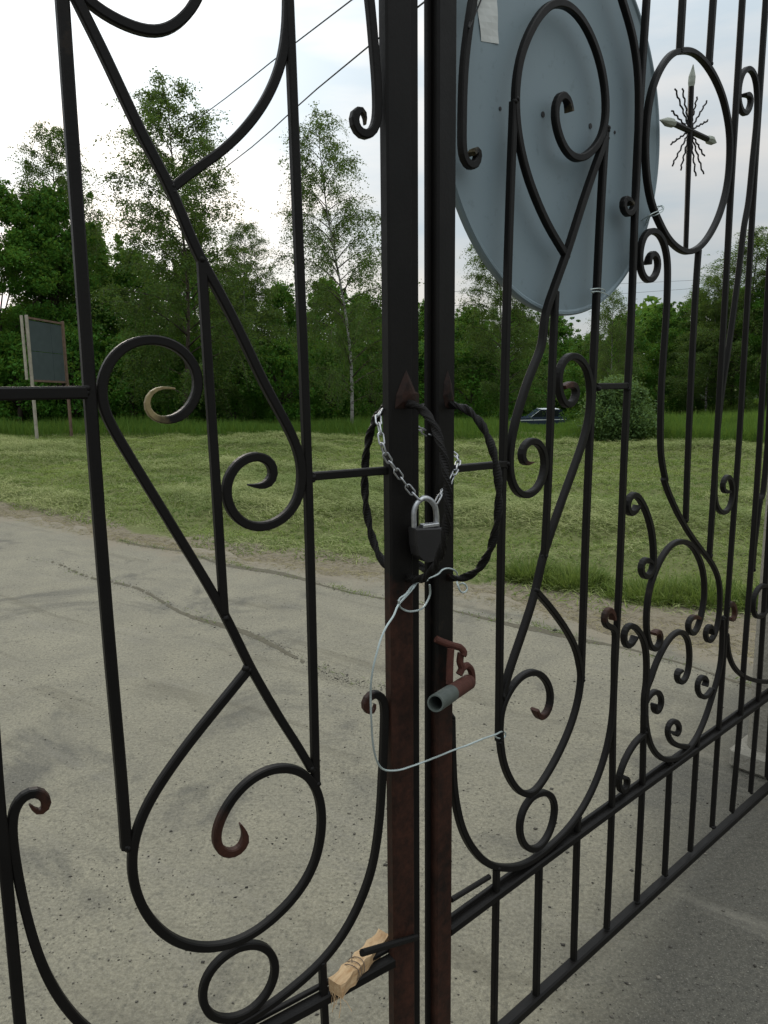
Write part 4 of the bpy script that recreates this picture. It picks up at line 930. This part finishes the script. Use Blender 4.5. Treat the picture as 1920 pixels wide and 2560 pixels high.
def mesh_from(name, V, F, m, tone):
    me = bpy.data.meshes.new(name); V = np.asarray(V, np.float32); F = np.asarray(F, np.int32); k = F.shape[1]
    me.vertices.add(len(V)); me.vertices.foreach_set('co', V.ravel())
    me.loops.add(F.size); me.loops.foreach_set('vertex_index', F.ravel())
    me.polygons.add(len(F)); me.polygons.foreach_set('loop_start', np.arange(0, F.size, k, dtype=np.int32))
    at = me.attributes.new('tone', 'FLOAT', 'POINT'); at.data.foreach_set('value', np.repeat(np.asarray(tone, np.float32), k))
    me.update(calc_edges=True); me.materials.append(m); return me

def tube_mesh(name, tubes, m):
    b = MB()
    for P, R_ in tubes: b.tube(P, R_, 6)
    me = bpy.data.meshes.new(name); me.from_pydata(b.V, [], b.F); me.polygons.foreach_set('use_smooth', [True] * len(b.F)); me.materials.append(m); return me

def birch_proto(seed, H=9., Rm=1.5, lean=0., nl=86000, start=.10, lsize=.050, bark=None):
    R = np.random.default_rng(seed)
    def axis(t): return np.array((lean * (-1) * t ** 1.3 + .10 * math.sin(t * 7 + seed), .08 * math.sin(t * 5 + seed * 2), H * t))
    tubes = [([axis(t) for t in np.linspace(0, .97, 14)], np.linspace(.062, .008, 14) * H / 9)]
    limbs = []
    tw = []
    nb = 64
    for i in range(nb):
        t = start + (1 - start) * (max(0., i + R.uniform(-.4, .4)) / nb) ** .92
        t = min(max(t, start), .985)
        p0 = axis(t); az = i * 2.4 + R.uniform(-.5, .5)
        prof = min(1.0, (t - start) / .15 + .6) * (1 - t) ** .55 * 1.35
        Lb = Rm * prof * R.uniform(.65, 1.2) + .18
        up_ = R.uniform(.45, .95) + .5 * t
        d = np.array((math.cos(az), math.sin(az), 0))
        P = [p0 + d * Lb * s + np.array((0, 0, Lb * (up_ * s - .55 * up_ * s * s))) for s in np.linspace(0, 1, 6)]
        limbs.append((P, np.linspace(.012 * Lb / 1.2 + .004, .003, 6)))
        m_ = int(12 + 20 * Lb)
        for j in range(m_):
            s = R.uniform(.25, 1.0); k = s * 5; a = int(min(k, 4)); q = P[a] + (P[a + 1] - P[a]) * (k - a)
            dr = R.normal(size=3) * .5 + d * .5; dr[2] = R.uniform(-1.5, .45)
            ln = R.uniform(.25, .75) * (.5 + .5 * min(1, Lb / 1.2))
            P2 = [q, q + dr * ln * .5 + np.array((0, 0, .03)), q + dr * ln + np.array((0, 0, -.32 * ln))]
            tw.append((P2, ln))
    wts = np.array([l_ for _, l_ in tw]); pick = R.choice(len(tw), nl, p=wts / wts.sum())
    T_ = R.uniform(.1, 1, nl)
    A0 = np.array([tw[i][0][0] for i in pick]); A1 = np.array([tw[i][0][1] for i in pick]); A2 = np.array([tw[i][0][2] for i in pick])
    tt = T_[:, None]
    C_ = A0 * (1 - tt) ** 2 + 2 * A1 * tt * (1 - tt) + A2 * tt ** 2 + R.normal(size=(nl, 3)) * .05
    V, F = cards(C_, lsize, R, droop=.35, asp=.75)
    twt = R.uniform(0, 1, len(tw))
    tone = np.clip(.6 * twt[pick] + .4 * R.uniform(0, 1, nl), 0, 1)
    for P2, ln in tw[::3]: limbs.append((P2, [.004, .003, .0015]))
    return mesh_from('birch_crown', V, F, BLEAF, tone), tube_mesh('birch_trunk', tubes, bark or BIRCHB), tube_mesh('birch_limbs', limbs, BARK)

def leafy_proto(seed, H=6., Rm=1.7, ncl=200, per=190, lsize=.095, low=.03, mat=LEAF, spiky=.5):
    R = np.random.default_rng(seed)
    cl, sz = [], []
    for i in range(ncl):
        t = R.uniform(low, 1) ** .85
        pr = max(.02, math.sin(math.pi * min(.995, t * .86 + .14) ** 1.05)) ** .7
        r_ = Rm * pr * math.sqrt(R.uniform(.10, 1)); az = R.uniform(0, 2 * math.pi)
        cl.append((r_ * math.cos(az), r_ * math.sin(az), H * t)); sz.append(R.uniform(.22, .5))
    for i in range(int(14 * spiky * 2)):   # leading shoots that break the outline
        az = R.uniform(0, 2 * math.pi); r_ = Rm * R.uniform(.1, .8)
        for k in range(3): cl.append((r_ * math.cos(az), r_ * math.sin(az), H * (.80 + .07 * k + R.uniform(0, .07)))); sz.append(.17 - .03 * k)
    cl = np.array(cl); sz = np.array(sz)
    pick = np.repeat(np.arange(len(cl)), per)
    pick = pick[R.uniform(size=len(pick)) < np.clip(sz[pick] * 2.4, .25, 1)]
    v = R.normal(size=(len(pick), 3)); v /= np.linalg.norm(v, axis=1)[:, None]; v *= (R.uniform(0, 1, len(pick)) ** .45)[:, None]
    C_ = cl[pick] + v * sz[pick][:, None] * np.array((1, 1, .8))
    C_[:, 2] = np.maximum(C_[:, 2], .05)
    V, F = cards(C_, lsize, R, droop=.2, asp=.7)
    ct = R.uniform(0, 1, len(cl)); tone = np.clip(.65 * ct[pick] + .35 * R.uniform(0, 1, len(pick)), 0, 1)
    tubes = [([(0, 0, -.2), (.05, .03, H * .3), (0, .08, H * .6), (.05, 0, H * .92)], [.09, .075, .05, .01])]
    for i in R.choice(ncl, 16, replace=False):
        b0 = np.array((0, .02, max(.2, cl[i][2] * .55))); tubes.append(([b0, (b0 + cl[i]) / 2 + np.array((0, 0, .12)), cl[i]], [.03, .02, .008]))
    return mesh_from('tree_crown', V, F, mat, tone), tube_mesh('tree_trunk', tubes, BARK)

def tree(name, protos, loc, H, R_, H0, R0, rz, label, cat, group=None, names=('crown', 'trunk', 'limbs')):
    root = empty(name, loc, label, cat, group)
    for nm, me in zip(names, protos):
        o = bpy.data.objects.new(nm, me); COL.objects.link(o); o.parent = root
        o.scale = (R_ / R0, R_ / R0, H / H0); o.rotation_euler = (0, 0, rz)
    return root

BP = [birch_proto(11, bark=BARK), birch_proto(12, lean=.9, nl=56000), birch_proto(13, nl=76000), birch_proto(14, H=6., Rm=1.2, nl=36000)]
LP = [leafy_proto(s) for s in (21, 22, 23, 24)]
LBIG = leafy_proto(25, H=8.4, Rm=2.6, ncl=420, per=210, lsize=.092)
SP = [leafy_proto(s, H=2.6, Rm=1.5, ncl=110, per=130, lsize=.10, low=.02, spiky=.8) for s in (31, 32)]
TL = {
 'birch': ['tallest slender birch, left of centre under the power lines', 'birch with a thin leaning white trunk at the meadow edge left of the gate posts', 'pale topped birch rising behind the dark trees at far left', 'birch whose top shows beside the lower edge of the round plate', 'small birch tip below the ring with the cross', 'low birch with a white stem left of the far right birch', 'big birch at the far right edge with a white stem', 'low birch filling the gap between the two tall left birches'],
}
kb = kl = ks = 0
GRP = {'birch': 'birches at the meadow edge', 'leafy': 'leafy trees of the wood edge', 'shrub': 'shrubs along the foot of the wood'}
LLAB = ['broad dark tree filling the left edge of the picture', 'dark tree directly behind the signboard', 'rounded green tree just right of the far left gate bar', 'green tree under the tallest birch', 'bushy tree right of the tallest birch', 'bushy tree under the birch with the leaning trunk', 'green tree just left of the closed gate posts', 'low green tree just right of the right gate post', 'low green tree under the left rim of the round plate', 'green tree under the bottom of the round plate', 'green tree just above the parked car', 'green tree right of the parked car', 'low green tree above the round bush', 'green tree below the ring with the cross', 'green tree with a dark gap beneath, right of the round bush', 'light green tree above the far grey wall', 'green tree left of the far right birch', 'tall green tree at the right edge of the picture', 'dark tree between the signboard and the tallest birch', 'tree behind the birch with the leaning trunk']
SLAB = ['leafy shrub at the left edge beside the signboard', 'leafy shrub right behind the signboard posts', 'leafy shrub behind the upper left scroll ring', 'leafy shrub right of the upper left scroll ring', 'leafy shrub under the tallest birch', 'leafy shrub left of the leaning white trunk', 'leafy shrub beside the leaning white trunk', 'leafy shrub left of the hanging chain', 'leafy shrub right of the right gate post', 'leafy shrub left of the parked car', 'leafy shrub behind the parked car', 'leafy shrub between the parked car and the round bush']
for i, (k, x, y, ztop, R_, ln) in enumerate(HW['trees']):
    zb = float(terr(x, y)); H = ztop - zb
    if k == 'birch':
        j = 1 if ln else (3 if H < 6.6 else (0 if kb % 2 == 0 else 2))
        h0, r0 = (6., 1.2) if j == 3 else (9., 1.5)
        rz = 0 if ln else kb * 1.7 + .4
        tree('birch_tree', BP[j], (x + (.95 if ln else 0), y, zb), H, R_, h0, r0, rz, TL['birch'][kb], 'birch tree', GRP[k]); kb += 1
    elif k == 'leafy':
        big = R_ > 2.15 and y < 50
        tree('leafy_tree', LBIG if big else LP[kl % 4], (x, y, zb), H / 1.02, R_, 8.4 if big else 6., 2.6 if big else 1.7, kl * 1.3, LLAB[kl], 'tree', GRP[k]); kl += 1
    else:
        tree('shrub', SP[ks % 2], (x, y, zb), H / 1.02, R_, 2.6, 1.5, ks * 2.1, SLAB[ks], 'shrub', GRP[k], ('foliage', 'stem')); ks += 1
wb = leafy_proto(41, H=1.20, Rm=.72, ncl=62, per=330, lsize=.060, low=.05, mat=WILLOW, spiky=1.6)
wx, wy, _ = HW['bush']
tree('willow_bush', wb, (wx, wy + .6, float(terr(wx, wy + .6))), 1.18, .74, 1.20, .72, .5, 'round grey green willow bush at the far edge of the mown lawn', 'bush', None, ('foliage', 'stem'))

# the wood behind, one mass
def woodland():
    R = np.random.default_rng(5); n = 64000
    az = R.uniform(-.62, .66, n); d = R.uniform(60, 78, n)
    x, y = d * np.sin(az), d * np.cos(az)
    top = 6.6 + 1.3 * np.sin(az * 23) + .9 * np.sin(az * 61 + 1) + 1.7 * (az < -.28) - 1.2 * sstep(.05, .3, az)
    z = terr(x, y) + R.uniform(0, 1, n) ** .9 * top
    V, F = cards(np.stack([x, y, z], 1), .55, R, asp=.7)
    me = mesh_from('distant_wood', V, F, LEAF, R.uniform(0, .8, n))
    o = bpy.data.objects.new('distant_wood', me); COL.objects.link(o); tag(o, 'dense green wood behind the nearer trees', kind='stuff')
woodland()

# grass
def blades(x, y, z, L_, wd, lay, R, head=None):
    n = len(x)
    az = R.uniform(0, 2 * math.pi, n) if head is None else head
    el = lay
    d = np.stack([np.cos(az) * np.cos(el), np.sin(az) * np.cos(el), np.sin(el)], 1)
    e = np.stack([-np.sin(az), np.cos(az), R.normal(0, .35, n)], 1)
    B = np.stack([x, y, z], 1)
    mid = B + d * (L_ * .55)[:, None]; tip = B + d * L_[:, None]; tip[:, 2] -= L_ * .18
    h = (wd * .5)[:, None]
    mid = B + (mid - B) * .8
    V = np.stack([B, mid + e * h * 1.2, tip, mid - e * h * 1.2], 1).reshape(-1, 3)
    return V, np.arange(4 * n).reshape(n, 4)

def in_view(x, y, pad=.8):
    return np.abs(x) < y * .5 + pad

def lawn():
    R = np.random.default_rng(9)
    far = np.array([(-40, 22.5)] + HW['tall'] + [(40, 14)])
    n = 500000
    yy = 4.5 + (23 - 4.5) * R.uniform(0, 1, n) ** .75; xx = R.uniform(-1, 1, n) * (yy * .52 + 1)
    ed = edge_y(EDGE, xx) + .16 * np.sin(xx * 2.3 + 1) + .12 * np.sin(xx * 5.1 + yy) + .08 * np.sin(xx * 11.3)
    ok = (yy > ed - .05) & (yy < np.interp(xx, far[:, 0], far[:, 1]) + .8)
    ok &= R.uniform(size=n) < np.clip(.55 + (yy - ed) * .8, 0, 1)
    x, y = xx[ok], yy[ok]; n = len(x)
    patch = np.clip(.15 + .85 * (.6 * vnoise(x, y, .7, 8) + .4 * vnoise(x, y, 2.3, 9)) + R.normal(0, .12, n), 0, 1)
    L_ = R.uniform(.05, .12, n) * (.8 + .5 * patch); wd = R.uniform(.003, .006, n) * (1 + y / 16)
    V, F = blades(x, y, terr(x, y) - .01, L_, wd, R.uniform(.0, .85, n), R)
    o = fast_mesh('mown_lawn', V, F, GRASS, attrs={'tone': np.repeat(np.clip(.95 * patch - .25 + .55 * (1 - swath(x, y)) * vnoise(x, y, 3.3, 51) + .2 * R.uniform(-.5, 1, n), 0, 1), 4)})
    tag(o, 'mown green lawn between the dirt verge and the tall grass', kind='stuff')
    # swaths of cut grass left lying in long rows and tufts
    n = 900000
    yy = 4.5 + (22 - 4.5) * R.uniform(0, 1, n) ** .8; xx = R.uniform(-1, 1, n) * (yy * .52 + 1)
    ed = edge_y(EDGE, xx)
    sw = swath(xx, yy)
    dens = np.clip((sw - .46) * 3.6, 0, 1) + .35 * np.exp(-((yy - ed - .3) / .3) ** 2) * vnoise(xx, yy, 1.6, 12)
    ok = (R.uniform(size=n) < dens) & (yy > ed - .05) & (yy < np.interp(xx, far[:, 0], far[:, 1]) + .1)
    x, y, dn = xx[ok], yy[ok], np.clip(dens[ok], 0, 1); n = len(x)
    z = terr(x, y) + .015 + R.uniform(0, 1, n) * dn * .10
    L_ = R.uniform(.05, .15, n); wd = R.uniform(.0016, .0032, n) * (1 + y / 16)
    hd = R.normal(-.65, .75, n) + np.pi * (R.uniform(size=n) < .5)
    V, F = blades(x, y, z, L_, wd, R.normal(.08, .3, n), R, hd)
    tn = np.clip(.55 * vnoise(x, y, 1.1, 21) + .5 * vnoise(x * .8 - y * .6, (x * .6 + y * .8) * 3, .45, 22) - .12 + R.normal(.08, .18, n), 0, 1)
    o = fast_mesh('cut_grass', V, F, HAY, attrs={'tone': np.repeat(tn, 4)})
    tag(o, 'drying cut grass lying in swaths and tufts on the lawn', kind='stuff')
    # tall unmown grass behind
    n = 210000
    yy = 16 + (54 - 16) * R.uniform(0, 1, n) ** 1.7; xx = R.uniform(-1, 1, n) * (yy * .52 + 1)
    lim = np.interp(xx, far[:, 0], far[:, 1])
    ok = yy > lim + R.exponential(.12, n) + .35 * (vnoise(xx, yy, 1.4, 31) - .5)
    x, y = xx[ok], yy[ok]; n = len(x)
    hh = (.42 + .30 * vnoise(x, y, .8, 32) + .15 * sstep(-4, -9, x)) * (1 - .72 * np.exp(-((x / y - .205) / .045) ** 2))
    L_ = R.uniform(.55, 1.1, n) * hh; wd = R.uniform(.007, .013, n) * (1 + (y - 16) / 18)
    V, F = blades(x, y, terr(x, y) - .02, L_, wd, R.uniform(1.0, 1.5, n), R)
    o = fast_mesh('tall_grass', V, F, TALL, attrs={'tone': np.repeat(np.clip(R.normal(.3, .2, n) + .25 * vnoise(x, y, .4, 33) + .35 * sstep(1, 6, x) * sstep(20, 30, y), 0, 1), 4)})
    tag(o, 'tall unmown grass in front of the trees', kind='stuff')
    # green tussocks along the verge, right of the gate posts, and dry wisps trailing on the dirt
    n = 0; VV = []; FF = []; TT = []
    cx = [(1.45, 5.75, .28), (1.95, 5.45, .34), (2.3, 5.35, .36), (1.15, 5.95, .22), (2.7, 5.15, .35), (3.1, 4.9, .3)]
    for (a, b, r_) in cx:
        k = 1500; ang = R.uniform(0, 6.28, k); rr = r_ * np.sqrt(R.uniform(0, 1, k))
        x = a + rr * np.cos(ang); y = b + rr * np.sin(ang) * .7
        V, F = blades(x, y, terr(x, y) - .01, R.uniform(.10, .30, k) * (1.15 - rr / r_ * .6), R.uniform(.004, .009, k), R.uniform(.5, 1.4, k), R, ang + R.normal(0, .7, k))
        FF.append(F + n); VV.append(V); n += len(V); TT.append(np.repeat(R.uniform(.1, .8, k), 4))
    o = fast_mesh('grass_tussock', np.concatenate(VV), np.concatenate(FF), GRASS, attrs={'tone': np.concatenate(TT)})
    tag(o, 'darker green tussocks along the edge of the lawn', kind='stuff')
    k = 9000
    x = R.uniform(-5.5, 3.2, k); t_ = R.beta(1.6, 2.2, k); y = edge_y(CONC, x) - .25 + (edge_y(EDGE, x) - edge_y(CONC, x) + .3) * t_
    V, F = blades(x, y, np.where(y < edge_y(CONC, x), .004, terr(x, y) + .008), R.uniform(.03, .12, k), R.uniform(.0018, .004, k), R.normal(.02, .08, k), R)
    o = fast_mesh('dry_straw', V, F, STRAW, attrs={'tone': np.repeat(R.uniform(.1, 1, k), 4)}); tag(o, 'dry straw scattered over the dirt verge', kind='stuff')
    # weeds rooted in the long crack across the concrete
    for nm_, cr, k in (('a', HW['crack'], 3600), ('b', HW['crack2'], 500)):
     cr = np.array(cr)
     x = R.uniform(cr[0][0], cr[-1][0], k); base = np.interp(x, cr[:, 0], cr[:, 1])
     m_ = (.5 + .5 * np.sin(x * 4.2) * np.sin(x * 9.7 + 1)); ok = R.uniform(size=k) < m_ ** 2.2
     x, base = x[ok], base[ok]; k = len(x); y = base + R.normal(0, .035, k) + .03 * np.sin(x * 8)
     V, F = blades(x, y, np.full(k, .001), R.uniform(.015, .055, k), R.uniform(.002, .004, k), R.uniform(.0, 1.0, k), R)
     o = fast_mesh('crack_weed', V, F, GRASS, attrs={'tone': np.repeat(R.uniform(.0, .8, k), 4)}); tag(o, 'low weeds growing in the crack nearest the lawn' if nm_ == 'a' else 'sparse weeds in the second crack across the concrete', kind='stuff')
lawn()

def crumbs():
    R = np.random.default_rng(3); n = 15000
    y = 1.15 + 5.6 * R.uniform(0, 1, n) ** 1.4; x = R.uniform(-1, 1, n) * (y * .55 + .25)
    cl = .5 + .5 * np.sin(x * 3.3 + 1.7 * np.sin(y * 2.1)) * np.sin(y * 4.1 + x)
    ok = (R.uniform(size=n) < .25 + .75 * cl ** 2) & (y < edge_y(CONC, x) - .1); x, y = x[ok], y[ok]
    for cr in (HW['crack'], HW['crack2']):      # more of it swept along the two cracks
        cr = np.array(cr); k = 7000; cx = R.uniform(cr[0][0], cr[-1][0], k)
        cy = np.interp(cx, cr[:, 0], cr[:, 1]) + .05 * np.sin(cx * 6) + R.normal(0, .045, k)
        kp = R.uniform(size=k) < vnoise(cx, cy, 1.5, 61) ** 1.6
        x = np.concatenate([x, cx[kp]]); y = np.concatenate([y, cy[kp]])
    n = len(x)
    s = R.lognormal(-6.05, .48, n)
    o8 = np.array([(1, 0, 0), (-1, 0, 0), (0, 1, 0), (0, -1, 0), (0, 0, 1), (0, 0, -.2)], float)
    V = o8[None] * s[:, None, None] * R.uniform(.5, 1.3, (n, 6, 1)) * np.array((1, 1, .5))
    a = R.uniform(0, 6.28, n); ca, sa = np.cos(a), np.sin(a)
    V = np.stack([V[..., 0] * ca[:, None] - V[..., 1] * sa[:, None], V[..., 0] * sa[:, None] + V[..., 1] * ca[:, None], V[..., 2]], -1) + np.stack([x, y, np.full(n, .0012)], 1)[:, None]
    f8 = np.array([(0, 2, 4), (2, 1, 4), (1, 3, 4), (3, 0, 4), (2, 0, 5), (1, 2, 5), (3, 1, 5), (0, 3, 5)])
    F = (f8[None] + (np.arange(n) * 6)[:, None, None]).reshape(-1, 3)
    t = MT('dark_crumbs'); t.set(color=t.mix(t.attr('tone'), (.030, .026, .020), (.22, .20, .16)), rough=.9)
    o = fast_mesh('gravel_crumbs', V.reshape(-1, 3), F, t.m, attrs={'tone': np.repeat(R.uniform(0, 1, n) ** 1.6, 6)}); tag(o, 'dark crumbs of grit and leaf litter on the concrete', kind='stuff')
crumbs()

# ------------------------------------------------------------------ far things
def signboard():
    s0, s1, b0, b1, pb = [np.array(v) for v in HW['sign']]
    g0, g1 = float(terr(b0[0], b0[1])), float(terr(b1[0], b1[1]))
    tilt = s1 - s0; tilt /= np.linalg.norm(tilt)
    ax = s1 - s0; ax[2] = 0; wdt = np.linalg.norm(ax); ax /= wdt; nr = np.array((-ax[1], ax[0], 0)); 
    if nr[1] > 0: nr = -nr           # towards the road
    root = empty('signboard', (b0[0], b0[1], g0), 'weathered blue grey board on two pale posts by the trees at left', 'signboard')
    old = plain('peeling_post_paint', (.30, .275, .22), rough=.8, vary=.5, scale=9)
    rusty = plain('rusty_post', (.13, .085, .06), rough=.85, vary=.6, scale=8)
    zt = (s0[2] + s1[2]) / 2
    pl = plain('weathered_blue_sheet', (.045, .062, .062), rough=.8, vary=.25, scale=5)
    zb = zt - 1.53
    for p, m in ((s0, old), (s1, rusty)):
        b = MB(); gz = float(terr(p[0], p[1])); b.box((p[0], p[1], (p[2] + gz) / 2), .075, .06, p[2] - gz + .12, (ax, nr, (0, 0, 1)), .008); b.build('post', m, root)
    b = MB(); q = s0 - ax * .13 - nr * .05; b.box((q[0], q[1], (zt + zb) / 2 + .05), .05, .05, zt - zb + .05, (ax, nr, (0, 0, 1))); b.build('back_frame', old, root)
    hw = (wdt - .10) / 2
    for i in range(2):
        for j in range(2):
            w_ = (wdt - .1) * (.66 if i == 0 else .34); xo = .05 + (w_ / 2 if i == 0 else (wdt - .1) * .66 + w_ / 2)
            h_ = (zt - zb) / 2; c = s0 + tilt * xo - nr * .02
            b = MB(); b.box((c[0], c[1], c[2] - .05 - h_ * (.5 + j)), w_ - .012, .012, h_ - .014, (tilt, nr, (0, 0, 1))); b.build('sheet', pl, root)
    for dz in (0., zb - .03 - zt):
        c = (s0 + s1) / 2 - nr * .02; b = MB(); b.box((c[0], c[1], c[2] + dz), wdt - .076, .05, .05, (tilt, nr, (0, 0, 1))); b.build('frame_bar', rusty, root)
signboard()

def car():
    x, y, zt = HW['car'][2]; g = float(terr(x, y)) + .02
    root = empty('parked_car', (x, y, g), 'dark blue saloon car half hidden by tall grass at the far edge of the meadow', 'car')
    body = plain('dark_blue_paint', (.022, .032, .055), rough=.25, spec=.5, vary=.1, bump=0)
    chrome = plain('pale_trim', (.72, .75, .78), rough=.4, metal=.1, bump=0)
    glass = plain('car_glass', (.012, .016, .018), rough=.08, spec=.6, bump=0); tyre = plain('tyre_rubber', (.015, .015, .015), rough=.9)
    s = 1.42 / 1.4
    low = [(-2.05, .35), (-2.08, .62), (-1.98, .80), (-.95, .92), (1.25, .94), (2.0, .86), (2.06, .60), (2.04, .35)]
    cab = [(-1.02, .91), (-.42, 1.36), (-.30, 1.40), (.82, 1.40), (.95, 1.36), (1.45, .93)]
    def extr(O_, w0, w1, name, m, yo=0):
        V = [(px * s + x, -w0 + yo + y, pz * s + g) for px, pz in O_] + [(px * s + x, w1 + yo + y, pz * s + g) for px, pz in O_]
        n = len(O_); F = [tuple(range(n)), tuple(range(2 * n - 1, n - 1, -1))] + [(i, i + n, (i + 1) % n + n, (i + 1) % n) for i in range(n)]
        return mesh_obj(name, V, F, m, root)
    extr(low, .80, .80, 'body', body)
    extr(cab, .70, .70, 'cabin', body)
    extr([(-.34, 1.415), (.86, 1.415), (.80, 1.385), (-.30, 1.385)], .71, .71, 'roof_trim', chrome)
    extr([(-.98, .945), (.0, .955), (.0, 1.33), (-.40, 1.33)], .712, -.70, 'window', glass)
    extr([(.07, .955), (.78, .96), (.78, 1.33), (.07, 1.33)], .712, -.70, 'window', glass)
    extr([(.86, .96), (1.34, .96), (.95, 1.32), (.86, 1.33)], .712, -.70, 'window', glass)
    extr([(-1.0, .90), (-.42, 1.345), (-.37, 1.345), (-.95, .90)], .716, -.69, 'pillar_trim', chrome)
    extr([(-1.98, .76), (1.98, .80), (1.98, .76), (-1.98, .72)], .806, -.79, 'side_trim', chrome)
    extr([(-2.12, .42), (-2.12, .52), (-1.95, .52), (-1.95, .42)], .78, .78, 'bumper', chrome)
    extr([(1.98, .42), (1.98, .52), (2.12, .52), (2.12, .42)], .78, .78, 'bumper', chrome)
    for wxx in (-1.3, 1.25):
        for sgn in (-1, 1):
            b = MB(); b.tube([(x + wxx, y + sgn * .64, g + .29), (x + wxx, y + sgn * .82, g + .29)], .29, 18); wl = b.build('wheel', tyre, root)
            b = MB(); b.tube([(x + wxx, y + sgn * .80, g + .29), (x + wxx, y + sgn * .83, g + .29)], .17, 14); b.build('rim', chrome, wl)
car()

def far_wall():
    f0, f1, f2 = HW['fence']; g = float(terr(f0[0], f0[1])); zt = f0[2] - .1
    t = plain('weathered_grey_wall', (.13, .135, .125), rough=.9, vary=.3, scale=2)
    root = empty('far_wall', (f0[0], f0[1] - 1, g), 'low grey wall of concrete panels behind the meadow at far right', 'wall')
    n = 6; L_ = (f1[0] - f0[0]) / n
    for i in range(n):
        b = MB(); b.box((f0[0] + L_ * (i + .5), f0[1] - 1, (g + zt) / 2), L_ - .16, .12, zt - g - .04 * (i % 2), bev=.01); b.build('panel', t, root)
        b = MB(); b.box((f0[0] + L_ * i, f0[1] - 1.03, (g + zt + .08) / 2), .15, .18, zt - g + .08, bev=.01); b.build('post', t, root)
far_wall()

def cable(name, p, r_, label, sag=.3):
    P = np.array(p, float)
    a = P[0] + (P[0] - P[-1]) / np.linalg.norm(P[0] - P[-1]) * 22; b = P[-1] + (P[-1] - P[0]) / np.linalg.norm(P[-1] - P[0]) * 60
    ts = np.linspace(0, 1, 40)
    if len(P) == 3: Q = np.vstack([a, P, b]); Q = catmull(Q, 2.)
    else: Q = np.array([a + (b - a) * t for t in ts])
    m = plain(name + '_rubber', (.02, .022, .026), rough=.6, bump=0) if not CABLE else CABLE[0]
    CABLE.append(m)
    mb = MB(); mb.tube(Q, r_, 6); o = mb.build(name, m); tag(o, label, 'cable', 'overhead cables')
CABLE = []
cable('power_cable', HW['w1'], .012, 'upper of the two overhead cables slanting down behind the tallest birch')
cable('power_cable', HW['w2'], .014, 'lower of the two overhead cables slanting down behind the tallest birch')
cable('power_cable', HW['w3'], .014, 'lower faint distant cable just above the trees at right')
cable('power_cable', HW['w4'], .014, 'upper faint distant cable above the trees at right')
